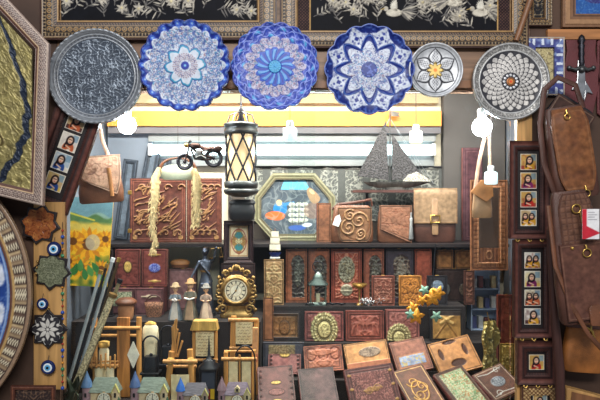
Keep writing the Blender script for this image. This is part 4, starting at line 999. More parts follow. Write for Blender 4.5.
# --- upper shelf: carved calligraphy panels
ZA = 1.31
def calli(seed, w0):
    def ex(c, w, h):
        rs = random.Random(seed); C1 = (158, 118, 76)
        m = np.zeros(c.X.shape)
        for i in range(int(w*2.4)):
            x = rs.uniform(-w+6, w-8); y = rs.uniform(-h+10, h-8); L = rs.uniform(6, 16); a_ = rs.choice((.7, .9, 1.1, .8)); bow = rs.uniform(-3, 3)
            P = [(x+math.cos(a_)*L*q-bow*math.sin(PI*q), y+math.sin(a_)*L*q-abs(bow)*math.sin(PI*q)) for q in np.linspace(-.5, .5, 7)]
            m = np.maximum(m, c.line(P, 1.7, .4, .5)*(np.abs(c.X) < w-4)*(np.abs(c.Y) < h-4))
        for i in range(4):
            x = -w+9+i*(2*w-16)/3; m = np.maximum(m, c.spiral(x, -h+9, 5, 1.0, 1.5, 3.4, -1)); m = np.maximum(m, c.spiral(x+2, h-10, 4.5, .9, 1.3, .3))
        c.p(m*.85, C1, 1.3); c.p(c.disk(-w+5, -h+5, 2.4), C1, .6); c.p(c.disk(w-5, -h+5, 2.4), C1, .6)
    return ex
t = Th('carved_album', 'large two leaved carved leather album with raised golden calligraphy', 'album', 177, 243, 2.66, None, zs=ZA)
for nm, xa, xb, sd in (('carved_leaf', -46, 9.5, 5), ('carved_leaf', 10.5, 45, 8)):
    t.relief(nm, xb-xa, 64, tooled((88, 50, 42), lines=(1.5, 3.5), linec=(122, 70, 54), extra=calli(sd, 0), mott=.35), M_tool, depth=4, cx=(xa+xb)/2, cz=32.3, res=2.2)
for zz in (12, 50):
    a = MB(); a.box(-48, -44, -4.6, -1, zz-2, zz+2); t.mesh('hinge', a, K_brass, bevel=.4)
# fur trimmed purse hanging before it
t = Th('fur_trimmed_purse', 'small round handled purse with long cream fur tassels hanging over the carved album', 'purse', 178, 178, 2.52)
a = MB(); a.loft([(-2, 13, 4), (0, 17, 5), (7, 18, 5.4), (11, 15, 4.6), (13, 9, 3)], 2.4, 24); t.mesh('body', a, mat('pale_green_satin', (176, 182, 160), .35, 0, .15, 20, .1))
a = MB(); a.torus((0, -1, 9), 17.5, 1.7, a0=0.05, a1=PI-.05, sx=1.0); a.v = [(x, y, 9+(z_-9)*.62) for x, y, z_ in a.v]; t.mesh('handle', a, L_brown)
def tassel(x0, P):
    a = MB(); rs = random.Random(int(x0)+50)
    a.tube([(x, -7+rs.uniform(-.4, .4), z_) for x, z_, r in P], [r for x, z_, r in P], 10)
    for i in range(150):
        q = rs.random()*(len(P)-1.01); k = int(q); f = q-k; x = P[k][0]*(1-f)+P[k+1][0]*f; zz = P[k][1]*(1-f)+P[k+1][1]*f; r = P[k][2]
        an = rs.uniform(PI*.95, 2.05*PI); dx, dy = math.cos(an)*r, math.sin(an)*r
        a.tube([(x+dx*.7, -7+dy*.7, zz), (x+dx*1.25, -7+dy*1.2, zz-2), (x+dx*1.35, -7+dy*1.2, zz-4.5)], [.5, .4, .1], 4)
    t.mesh('fur_tassel', a, P_fur)
tassel(-18, [(-17, 10, 2), (-21, 0, 4), (-21, -18, 4.5), (-23, -35, 3.2), (-24, -52, 2.6), (-21, -63, 2.6), (-24, -74, .8)])
tassel(19, [(17, 9, 2), (20, 0, 4), (20, -20, 4), (20, -38, 3.4), (18, -48, 1)])
a = MB(); a.tube([(0, -1, 19.5), (0, 0, 70)], .3, 5); t.mesh('hanging_cord', a, P_cord)
# motorcycle
t = Th('model_motorcycle', 'small metal model motorcycle dangling on a thread above the fur purse', 'model motorcycle', 199, 150, 2.44, rot=(0, 0, math.radians(8)))
BR = metal('burnt_bronze', (70, 54, 50), .4)
def wheel(nm, x, zc, R):
    a = MB(); a.torus((x, 0, zc), R-1.2, 1.4, seg=28); a.torus((x, 0, zc), R-3, .5, seg=24)
    for i in range(10): an = i*PI/5; a.tube([(x, 0, zc), (x+math.cos(an)*(R-2), 0, zc+math.sin(an)*(R-2))], .3, 5)
    a.ball((x, 0, zc), 1.8, 2, 1.8); t.mesh(nm, a, K_dark)
wheel('wheel', -14, -12, 8.2); wheel('wheel', 14.5, -8, 9.2)
a = MB(); a.tube([(-14, 1.6, -12), (-11, 1.6, -2), (-9.5, 1, 6)], .9, 6); a.tube([(-14, -1.6, -12), (-11, -1.6, -2), (-9.5, -1, 6)], .9, 6); a.tube([(-9, 0, 4), (0, 0, -4), (14.5, 0, -8)], 1.2, 8); a.tube([(-8, 0, 1), (-4, 0, -9), (8, 0, -10), (14.5, 0, -8)], 1.0, 8); t.mesh('frame', a, BR)
a = MB(); a.ball((-4, 0, 4), 6, 3, 3.4); t.mesh('fuel_tank', a, BR)
a = MB(); a.loft([(-9, 4, 3), (-6, 5, 3.4), (-2, 3.6, 3), (0, 2.6, 2)], 3, 16, 0, 0); a.tube([(-3, -2.6, -8), (2, -3, -6), (7, -3, -9)], 1.2, 8); t.mesh('engine', a, K_pewter)
a = MB(); a.tube([(1, 0, 3.5), (6, 0, 1), (11, 0, 1.5), (15, 0, 3)], [2, 2.4, 2.2, 1], 10); t.mesh('saddle', a, L_dark)
a = MB(); a.tube([(-8, -6, 9), (-10, -3, 7), (-10, 3, 7), (-8, 6, 9)], .7, 6); t.mesh('handlebar', a, K_dark)
a = MB(); a.ball((-12.5, 0, 4.5), 2.6); t.mesh('headlamp', a, K_brass)
a = MB(); a.tube([(2, -3, -2), (10, -3.4, 1), (17, -3.4, 1)], .8, 8); a.ball((19, -3.4, 1.2), 4.4, 1.6, 3.2); t.mesh('exhaust', a, BR)
a = MB(); a.tube([(0, 0, 5), (0, 0, 60)], .25, 5); t.mesh('hanging_thread', a, P_cord)
# lattice lantern
t = Th('lantern', 'cylindrical iron lantern with crossed lattice bars round a cream shade given a backlit glow', 'lantern', 241, 157, 2.42)
a = MB(); a.loft([(-26, 13.6, 13.6), (24, 13.6, 13.6)], 2, 28); t.mesh('shade', a, E_backlit)
a = MB()
for i in range(7):
    for s in (-1, 1):
        P = []
        for q in range(11): an = i*2*PI/7+s*q/10*1.5; P.append((15*math.cos(an), 15*math.sin(an), -26+50*q/10))
        a.tube(P, .95, 6)
t.mesh('lattice', a, K_dark)
a = MB(); a.lathe([(15.2, 22), (17, 22.5), (17, 26), (16, 30), (17.5, 31), (17.2, 33), (14, 34)], 28); t.mesh('top_band', a, K_pewter)
a = MB(); a.lathe([(15.2, -31), (16.4, -31), (17, -28), (17, -25), (15.2, -24)], 28); t.mesh('bottom_band', a, K_pewter)
a = MB(); a.lathe([(6, -40), (16, -37), (17.6, -34), (16.8, -32.2), (10, -31.2)], 28); t.mesh('base_dish', a, K_pewter)
a = MB()
for s in (0, 1, 2): an = s*PI/3; a.tube([(14*math.cos(an), 14*math.sin(an), 33.5), (11*math.cos(an), 11*math.sin(an), 42), (0, 0, 46), (-11*math.cos(an), -11*math.sin(an), 42), (-14*math.cos(an), -14*math.sin(an), 33.5)], .8, 6)
t.mesh('handle', a, K_pewter)
a = MB(); a.lathe([(.8, 33.8), (4, 36), (2, 42), (3, 46), (1, 50), (.6, 62)], 12); a.tube([(-3, 0, 54), (3, 0, 54)], .5, 6); a.tube([(0, 0, 60), (0, 0, 74)], .4, 6); t.mesh('hanging_finial', a, K_dark)
t = Th('leather_pouch', 'shiny black leather pouch hanging directly under the lattice lantern', 'pouch', 242, 221, 2.478)
a = MB(); a.loft([(0, 9, 4), (2, 12, 6), (10, 13.5, 7), (17, 12, 6), (20, 10, 4)], 3, 24); t.mesh('body', a, L_black)
a = MB(); a.loft([(17, 13.4, 6.6), (19, 13.8, 7), (21.5, 11, 4.4)], 3, 24); t.mesh('flap', a, L_black)
a = MB(); a.tube([(-11, 5, 18), (-13, 11, 26), (-12, 11, 64)], .7, 6); t.mesh('hanging_strap', a, L_black)
# framed turquoise medallion on dark box
t = book('display_box', 'tall plain dark box behind the gilt clock with the framed medallion on it', 'box', 222.5, 262.5, 255.5, 2.562, 1.02, tooled((56, 40, 42), lines=(1.5,)), 9, 0, 0, None, shell=W_black, style='box')
def medal(c, w, h):
    m = c.rect(-w, -h, w, h); c.p(m, (226, 208, 170)); c.p(c.edge(-w+1, -h+1, w-1, h-1, .7), (180, 120, 80))
    dm = np.abs(c.X)/8.4+np.abs(c.Y)/14; c.p(c.st((dm-1)*8, .6), (170, 130, 76)); c.p(c.oval(0, 0, 7.4, 12, .8), (150, 70, 60)); c.p(c.disk(0, 6, 4, 3.4), (60, 134, 140)); c.p(c.disk(0, -6, 4, 3.4), (60, 134, 140)); c.p(c.disk(0, 0, 3.4, 2.6), (206, 196, 150)); c.p(c.disk(0, 0, 7, 11)*c.curl(1.3, 3, True, .3)*.7, (120, 90, 60))
t = Th('framed_medallion', 'dark frame round a cream card painted with a turquoise medallion', 'framed picture', 239, 262.5, 2.555, None, zs=z(262.5, 2.562)+.002)
t.frame('frame', rect_poly(-14.5, 0, 14.5, 41.5), 5.2, moulding(5.2, (44, 30, 34), (62, 44, 46)), M_carve, depth=4)
t.relief('card', 18.8, 31, lambda c: medal(c, 9.4, 15.5), M_paint, depth=.8, cz=20.8, y=-.5, res=2.6)

# octagonal picture on the shelf
t = Th('octagonal_picture', 'octagonal pale framed picture of sailing ships and figures on dark ground', 'framed picture', 295, 242, 2.82, None, zs=ZA)
op = [(-22, 0), (22, 0), (40, 20), (40, 44), (20, 67), (-22, 67), (-40, 44), (-40, 20)]
def of(c): c.fill((134, 130, 102)); c.p(c.st(np.abs(c.Y-2.5)-1), (104, 100, 76), .4); c.p(c.st(np.abs(c.Y-5.6)-.8), (92, 84, 66))
t.frame('frame', op, 6.4, of, M_inlay, depth=4)
def shp(c):
    c.fill((64, 74, 84)); n = c.vn(6, 2); c.p(np.clip(n-.4, 0, 1), (120, 128, 132)); c.p(c.rect(-18, 17, 20, 26), (92, 172, 206))
    c.p(c.disk(-15, -2, 7, 7), (36, 110, 176)); c.p(c.disk(-20, -9, 10, 4.5), (214, 96, 50)); c.p(c.disk(-16, 4, 3), (206, 176, 130)); c.p(c.seg((-12, 2), (-2, 4), 3), (60, 120, 170))
    c.p(c.curl(.5, 5, False, .3)*.5, (140, 146, 146))
    for sx in (-3, 4, 10):
        for k in range(4): c.p(c.disk(sx, 2-k*5.2, 3.4+k*.2, 2.3), (196, 200, 186), .3); c.p(c.disk(sx+1, 1-k*5.2, 2.4, 1.2)*.6, (130, 138, 136))
        c.p(c.seg((sx, 6), (sx, -20), .6), (70, 60, 54))
    c.p(c.disk(3, -21, 12, 2.8), (60, 90, 160)); c.p(c.disk(15, -18, 6, 2), (200, 210, 226)); c.p(c.disk(20, 11, 6, 8), (150, 124, 96)); c.p(c.disk(21, 15, 2.6), (214, 170, 130)); c.p(c.disk(18, -4, 9, 8)*.6, (140, 110, 96))
ipo = inset(op, 6.4)
def wo(X, Z):
    v = (Z+27)/54; zz = ipo[0][1]+(ipo[4][1]-ipo[0][1])*v
    wl = np.interp(zz, [ipo[0][1], ipo[7][1], ipo[6][1], ipo[4][1]], [ipo[0][0], ipo[7][0], ipo[6][0], ipo[5][0]]); wr = np.interp(zz, [ipo[1][1], ipo[2][1], ipo[3][1], ipo[4][1]], [ipo[1][0], ipo[2][0], ipo[3][0], ipo[4][0]])
    return wl+(wr-wl)*(X+34)/68, zz, 0*X
t.relief('picture', 68, 54, shp, M_paint, depth=1, y=-.8, warp=wo, res=2)
# small white ship
def sail_ship(t, k, mats):
    pass
t = Th('model_ship', 'tiny white sailed model ship standing on the tan floral box', 'model ship', 275, 258, 2.583, None, zs=z(259, 2.60)+.0035)
a = MB(); a.box(-5, 5, -2, 2, 0, 1.4); t.mesh('stand', a, P_white)
a = MB(); a.loft([(1.5, 3, 1), (3.6, 5.4, 1.9), (6, 6.6, 2.1)], 2, 18); t.mesh('hull', a, P_blue)
a = MB(); a.tube([(0, 0, 6), (0, 0, 30)], .35, 6); a.tube([(-3.4, 0, 6), (-3.4, 0, 24)], .3, 6); t.mesh('mast', a, W_brown)
for zz, ww, hh in ((8, 5.4, 6), (14.5, 4.6, 6), (21, 3.6, 6)):
    t.relief('sail', ww*2, hh, lambda c: (c.fill((232, 226, 206)), c.p(c.rect(-9, -9, 9, -hh/2+.8), (190, 176, 150))), M_paint, depth=.4, cz=zz+hh/2, y=-.5, warp=lambda X, Z: (X, Z, 1.2*np.cos(X/5)))
# leather bags on the shelf
def spirals(c, w, h):
    c.p(c.oval(0, 0, w*.86, h*.86, 1), (112, 70, 44), -.3)
    for sx, sy, s_, a_ in ((4, 4, 9, 0), (-6, -3, 8, 2), (6, -9, 6, 4), (-5, 9, 6, 1)): c.p(c.spiral(sx, sy, s_, 1.8, 1.6, a_), (146, 112, 78), .9)
t = Th('handbag', 'brown handbag with large embossed spirals and a white price tag', 'bag', 352, 243, 2.68, 'leather bags on the upper shelf', zs=ZA)
a = MB(); bag_box(a, 42, 37, 12, 5); t.mesh('body', a, L_brown)
t.relief('flap', 34, 34, tooled((112, 80, 58), lines=(1.2,), extra=spirals), M_tool, depth=1, cx=2, cz=18, y=-6.1, warp=lambda X, Z: (X*np.sqrt(np.clip(1-(np.clip(-Z-2, 0, 20)/19)**3, .1, 1)), Z, 1.2*np.cos(X/14)), res=2)
a = MB(); a.tube([(-20, 0, 33), (-14, -1, 37.8), (4, -1.4, 40), (19, -1, 43), (20, 0, 36)], [1.4, 1.6, 1.6, 1.4, 1], 8, ry=1); t.mesh('handle', a, L_dark)
a = MB(); a.prism([(-20, 18), (-14, 16), (-11.5, 22), (-13, 28), (-17, 26)], -8.6, -8.2); t.mesh('price_tag', a, P_white)
t = Th('handbag', 'rosy brown handbag with a curved tooled flap and grey tassel', 'bag', 394.5, 243, 2.68, 'leather bags on the upper shelf', zs=ZA)
a = MB(); bag_box(a, 35, 37, 12, 5); t.mesh('body', a, L_brown)
t.relief('flap', 32, 30, tooled((130, 90, 70), (.7, 5, (120, 74, 56), -.4, .2), lines=(1.2,)), M_tool, depth=1, cx=0, cz=22, y=-6.1, warp=lambda X, Z: (X, Z+np.clip(-Z, 0, 15)/15*np.clip(-X, -16, 16)*.45, 1.2*np.cos(X/14)), res=2)
a = MB(); a.tube([(15, -8.6, 30), (15, -8.6, 25)], .7, 6); a.lathe([(.6, 25), (1.5, 24), (1.3, 21), (2.4, 4), (2, 3.5)], 10, 15, -8.6); t.mesh('tassel', a, mat('grey_tassel', (150, 152, 152), .7, 0, .2, 60, .3, stretch=(1, 1, .1)))
t = Th('satchel', 'khaki suede satchel with one central buckled strap', 'bag', 434, 243, 2.69, 'leather bags on the upper shelf', zs=ZA)
a = MB(); bag_box(a, 42, 54, 13, 6, 1); t.mesh('body', a, L_dark)
t.relief('flap', 43, 35, tooled((138, 112, 86), lines=(.9,), linec=(126, 94, 68), mott=.25), M_tool, depth=1, cz=36.5, y=-6.4, warp=lambda X, Z: (X, Z, 1.0*np.cos(X/16)-3*np.clip((Z-10)/8, 0, 1)**2))
a = MB(); a.loft([(8, 2.6, .6), (9.5, 3.2, .7), (50, 3.2, .7, 0, 2), (53, 3, .6, 0, 4)], 5, 16, -1, -9.4); t.mesh('strap', a, L_khaki)
a = MB(); a.tube([(-5.5, -10.4, 20), (3.5, -10.4, 20), (3.5, -10.4, 27), (-5.5, -10.4, 27)], .8, 6, closed=True); t.mesh('buckle', a, K_brass)
t = book('leather_screen', 'plain brown leather panel squeezed between octagonal picture and spiral handbag', 'panel', 317, 203, 331, 2.70, ZA, tooled((112, 74, 54), lines=(1.2,), mott=.6), 4, 0, 0)
t = book('leather_screen', 'tall purple brown stitched leather panel on the shelf end below the round bulb', 'panel', 461.5, 148, 481, 2.80, ZA, tooled((76, 48, 54), lines=(1.5, 4), linec=(104, 70, 74), mott=.3), 5, 0, 0)
# lace cloth and the metal ship
def lacecloth(c):
    c.fill((84, 86, 84)); c.p(c.curl(.6, 3, False, .35), (150, 150, 142)); c.p(c.curl(1.0, 8, False, .2)*.8, (160, 160, 150)); c.p(c.rect(-300, c.Y.max()-3, 300, c.Y.max()-1.5), (70, 66, 62)); c.p((c.Y > c.Y.max()-10)*(np.sin(c.X*.6) > .2)*.5, (90, 92, 90))
t = Th('lace_cloth', 'long grey and white lace cloth hanging on the back wall', 'cloth', 348, 194, 2.88)
t.relief('cloth', 206, 54, lacecloth, M_paint, depth=.6, res=1.9, warp=lambda X, Z: (X, Z, 1.0*np.sin(X*.25)))
a = MB(); a.tube([(-104, -1, 27), (104, -1, 27)], .8, 8); t.mesh('hanging_rod', a, K_dark)
t = Th('model_ship', 'dark metal model ship with two tall triangular sails and a pennant', 'model ship', 394, 190, 2.765, None, zs=ZL)
hm = metal('ship_metal', (92, 88, 84), .45, .35)
a = MB(); a.loft([(2, 16, 1.5), (4, 25, 3), (6.5, 31, 3.6, 2), (8, 34, 3.6, 3)], 2.2, 30); a.box(-8, 8, -3, 3, 0, 2.5); t.mesh('hull', a, hm)
a = MB(); a.tube([(-4, 0, 7), (-4, 0, 80)], .7, 8); a.tube([(30, 0, 8), (42, 0, 5)], .5, 6); t.mesh('mast', a, K_pewter)
def tsail(nm, P):
    a = MB(); a.prism(P, -.6, .6); t.mesh(nm, a, mat('sail_metal', (60, 58, 60), .6, .2, .4, 130, .6, 'voro'))
tsail('sail', [(-5.5, 9.5), (-37, 14), (-8, 69)][::-1]); tsail('sail', [(-2, 10), (-2, 56), (9, 40), (21, 24), (33, 9)][::-1])
a = MB(); a.prism([(-3, 79), (6, 77), (4.5, 75), (6, 73), (-3, 74)], -.4, .4); t.mesh('pennant', a, hm)
a = MB()
for q in ((-36, 9), (34, 8), (40, 6)): a.tube([(-4, 1.2, 72), (q[0], 1.2, q[1])], .22, 4)
t.mesh('rigging', a, K_steel)
a = MB(); a.prism([(8, 8.5), (14, 15), (22, 18), (31, 13), (36, 8.5)], -2.8, -1.4); t.mesh('filigree_rail', a, mat('filigree', (176, 172, 160), .4, .7, .5, 260, .6, 'voro'))
# frames leaning at the upper left of the shelf
for i, (x0, x1, y0, r_) in enumerate(((114, 128, 160, 7), (131, 145, 148, 10), (149, 160, 158, 8))):
    lb = ['slate blue frame leaning behind the glaring bulb, nearest the tan shoulder bag', 'tallest slate blue frame leaning under the glaring bulb', 'slate blue frame leaning behind the end of the carved album'][i]
    book('empty_frame', lb, 'frame', x0, y0, x1, 2.83, ZA, tooled((88, 98, 110), lines=(1.2,), mott=.3), 3, 2, r_, 'empty frames leaning on the shelf', style=lambda c: (c.fill((44, 50, 60)), c.p(c.st(np.abs(c.Y-1.4)-.4), (70, 80, 92), .3)), res=1.2)
t = Th('shoulder_bag', 'small pale tan leather bag hanging under the leaning portrait frame', 'bag', 102, 203, 2.27, None, rot=(0, math.radians(-4), 0))
a = MB(); bag_box(a, 44, 40, 12, 4, .85); t.mesh('body', a, L_brown)
def pf3(c, w, h): c.p(c.leaf(-12, -4, .6, 14, 5), (150, 110, 90), -.3); c.p(c.leaf(4, -2, .7, 12, 5), (150, 110, 90), -.3); c.p(c.spiral(-4, 4, 5, 1.2, .8), (150, 110, 90), -.3)
t.relief('flap', 42, 32, tooled((196, 152, 124), (.7, 3, (166, 120, 96), .3, .2), lines=(1.2,), extra=pf3, mott=.3), M_tool, depth=1, cx=2, cz=31, y=-6.3, warp=lambda X, Z: (X*(1-.25*np.clip(-Z/16, 0, 1)**2), Z-np.clip(-Z, 0, 16)/16*X*-.35*-1, 1.5*np.cos(X/16)-2*np.clip(Z/16, 0, 1)**2), res=1.8)
a = MB(); a.tube([(12, -9.2, 34), (13, -9.4, 20), (13.5, -9, 6)], 2, 8, ry=.7); t.mesh('closing_strap', a, L_tan)
a = MB(); a.tube([(10, -1, 46), (5, -1, 62), (2, 0, 86)], 2, 8, ry=.7); t.mesh('hanging_strap', a, L_pale)

# sunflower canvas
def sunf(c):
    X, Y_ = c.X, c.Y; c.fill((240, 190, 50)); c.p(Y_ > 22, (150, 188, 176)); c.p(c.st(-(Y_-27-3*np.sin(X*.2)), 2)*.9, (112, 158, 176)); c.p(c.st(np.abs(Y_-22-2*np.sin(X*.3))-4, 2), (92, 134, 84)); c.p(c.st(np.abs(Y_-15)-4, 4), (214, 190, 90)); c.p(c.seg((-20, 28), (4, 22), 1.6), (214, 206, 80))
    c.p((Y_ < -12)*np.clip(c.vn(5, 3)*2-.6, 0, 1), (60, 104, 44))
    for fx, fy, R in ((0, -2, 17), (-15, 0, 11), (16, 4, 9), (-6, -25, 11), (14, -26, 9), (-17, -20, 8)):
        for k in range(16): a_ = k*PI/8+fx; c.p(c.leaf(fx+math.cos(a_)*R*.3, fy+math.sin(a_)*R*.3, a_, R*.75, R*.3), (236, 170, 30) if k % 2 else (206, 130, 26))
        c.p(c.disk(fx, fy, R*.36), (110, 66, 26))
    c.p(c.disk(4, 0, 7, 8)*.75, (206, 196, 170))
    for k in range(7): c.p(c.leaf(-18+k*6, -38+k % 3*4, 1.2+k*.2, 13, 6), (54, 120, 60) if k % 2 else (80, 140, 70))
t = Th('sunflower_painting', 'bright painted canvas of sunflowers in a field hanging behind the wooden board', 'painting', 89, 242, 2.42, rot=(0, math.radians(4), math.radians(8)))
t.relief('canvas', 42, 88, sunf, M_paint, depth=2, res=2)
a = MB(); a.tube([(-16, 1, 42), (0, 1.4, 52), (16, 1, 42)], .35, 5); t.mesh('hanging_wire', a, K_dark)
t = Th('dark_gap_board', 'tall black slab filling the dark gap beside the sunflower painting', 'board', 107, 313, 2.48, zs=1.02)  # black slab put in to fill the dark gap beside the painting
a = MB(); a.box(-7, 6, -1.2, 1.2, 0, 66); t.mesh('panel', a, W_black, bevel=.4)
a = MB(); a.box(-8, 7, -4, 4, 0, .9); t.mesh('foot', a, K_dark, bevel=.2)

# leather journals upper left and the boxes that carry them
zc = z(285.5, 2.56)
for x0, x1, lb, ex in ((141, 168, 'dark mauve box under the journal with the blue medallion', lambda c, w, h: (c.p(c.seg((-7, 5), (7, 5), 1.2), (206, 190, 160), .3), c.p(c.disk(0, 5, 3, 2), (206, 190, 160), .3))), (117, 140, 'box with a green lace panel under the journal with the gold medallion', lambda c, w, h: (c.p(c.rect(-w+2, -4, w-2, h-3), (196, 198, 166), .3), c.p(c.rect(-w+2, -4, w-2, h-3)*c.curl(1.3, 6, False, .45), (96, 116, 88))))):
    book('leather_box', lb, 'box', x0, 285.5, x1, 2.60, 1.02, tooled((112, 74, 76), lines=(1,), extra=ex), 22, 0, 0, None, style='box')
ztop = z(285.5, 2.60)+.0035
GJ = 'journals at the end of the shelf'
book('leather_journal', 'maroon journal with an oval gold medallion', 'journal', 117.5, 249, 142, 2.575, ztop, tooled((112, 58, 52), (.6, 4, (84, 40, 36), -.3, .2), med=[(0, 1, 3.6, 5.4, GOLD, .6)], lines=(1.5,)), 7, 0, 0, GJ)
def bmed(c, w, h):
    c.p(c.disk(0, 0, 5.6, 4.4), (70, 84, 176), .4); c.p(c.disk(0, 0, 5.6, 4.4)*c.curl(1.6, 3, True, .4), (150, 160, 210))
    for s in (-1, 1): c.p(c.seg((-6, s*13), (6, s*13), .9), GOLD, .3); c.p(c.disk(0, s*13, 3.4, 1.4), GOLD, .4)
book('leather_journal', 'maroon journal with a blue medallion between gold bars', 'journal', 144, 249, 168.5, 2.575, ztop, tooled((118, 62, 56), lines=(1.2,), extra=bmed), 7, 0, 0, GJ)
book('leather_box', 'tall plain mauve box behind the figurines with a brown hat on top', 'box', 171, 267.5, 198, 2.68, 1.02, tooled((122, 88, 88), lines=(1,)), 14, 0, 0, None, style='box')
t = Th('leather_hat', 'round flat brown hat lying on the plain mauve box', 'cap', 180, 267, 2.65, None, zs=z(267.5, 2.68)+.0035)
a = MB(); a.loft([(0, 8.5, 4.6), (2.5, 9, 5), (3, 9.4, 5.2)], 2, 24); t.mesh('band', a, L_brown)
a = MB(); a.loft([(3.02, 9.6, 5.4), (5.4, 10, 5.4), (7.6, 7, 4), (8.4, 1, .6)], 2, 24); t.mesh('crown', a, L_tan)
# --- figurines (each body one joined surface)
def limb(a, P, r): a.tube(P, r, 10); [a.ball(p, q*1.02) for p, q in zip(P, r if isinstance(r, list) else [r]*len(P))]
M_bronze = metal('blue_bronze', (88, 94, 108), .4, .3)
t = Th('justice_statue', 'dark blue bronze robed female statue raising a pair of scales', 'statue', 205, 315, 2.50, None, zs=1.02)
a = MB()
a.loft([(3, 10, 7), (6, 9.6, 6.6), (14, 8.6, 5.6), (24, 7.2, 4.8, .4), (33, 6.6, 4.2, .8), (38, 5.2, 3.4, .8), (42, 4.4, 3.0, .6), (46, 5.4, 3.4, .4), (50, 6.2, 3.2, .2), (54, 5.6, 2.8), (56, 2.4, 2), (59, 1.9, 1.9)], 2.2, 28)
for i in range(9): x = -8+i*2; a.tube([(x, -6.2+abs(x)*.25, 4), (x*.85, -5.0+abs(x)*.2, 18), (x*.5+.5, -4.2, 32)], [.9, .8, .5], 6)
a.ball((.2, -.2, 63.5), 3.4, 3.8, 4.4)
limb(a, [(5.6, 0, 53), (9.6, -1.5, 58), (11.4, -3, 66)], [2.0, 1.6, 1.2]); a.ball((11.6, -3.2, 67.4), 1.5)
limb(a, [(-5.6, 0, 53), (-9, -2, 46), (-12.5, -4, 39)], [2.0, 1.6, 1.2]); a.ball((-13, -4.2, 38), 1.5)
a.tube([(-4, -2.6, 52), (0, -4, 47), (5, -3, 41), (7, -1, 33)], [1.3, 1.2, 1.2, 1.5], 8)
a.ball((0.2, -4.1, 63), .7, .8, .9); a.ball((-1.2, -3.5, 64.2), .5); a.ball((1.6, -3.5, 64.2), .5)
t.mesh('body', a, M_bronze, remesh=.55)
a = MB(); a.ball((.3, .8, 64.8), 3.9, 3.8, 4); a.ball((.3, 4, 64), 2); t.mesh('hair', a, metal('bronze_hair', (60, 52, 48), .5), remesh=.6)
a = MB(); a.loft([(0, 11, 8), (3, 10.4, 7.4)], 3, 28); t.mesh('base', a, K_black)
a = MB(); a.tube([(11.6, -3.2, 68.6), (11.6, -3.2, 65)], .4, 6); a.tube([(6.5, -3.2, 66.5), (16.5, -3.2, 67.4)], .5, 6)
for x, zz in ((6.5, 66.5), (16.5, 67.4)):
    for d in (-1.6, 1.6): a.tube([(x, -3.2, zz), (x+d, -3.2, zz-9)], .18, 4)
    a.lathe([(.3, zz-10.4), (2, zz-9.6), (2.4, zz-8.8)], 12, x, -3.2)
t.mesh('scales', a, K_gold)
a = MB(); a.prism([(-13.4, 37), (-12.6, 37), (-18.4, 16), (-19.2, 15), (-19.4, 17)], -5, -4); a.tube([(-14.6, -4.5, 37.4), (-11, -4.5, 36.2)], .6, 6); t.mesh('sword', a, K_gold)
a = MB(); a.loft([(43.2, 5, 3.7, .5), (45, 5.2, 3.8, .4)], 2.2, 24); t.mesh('gilt_belt', a, K_gold)
SK = mat('doll_skin', (208, 164, 132), .6, 0, .08, 30, .05)
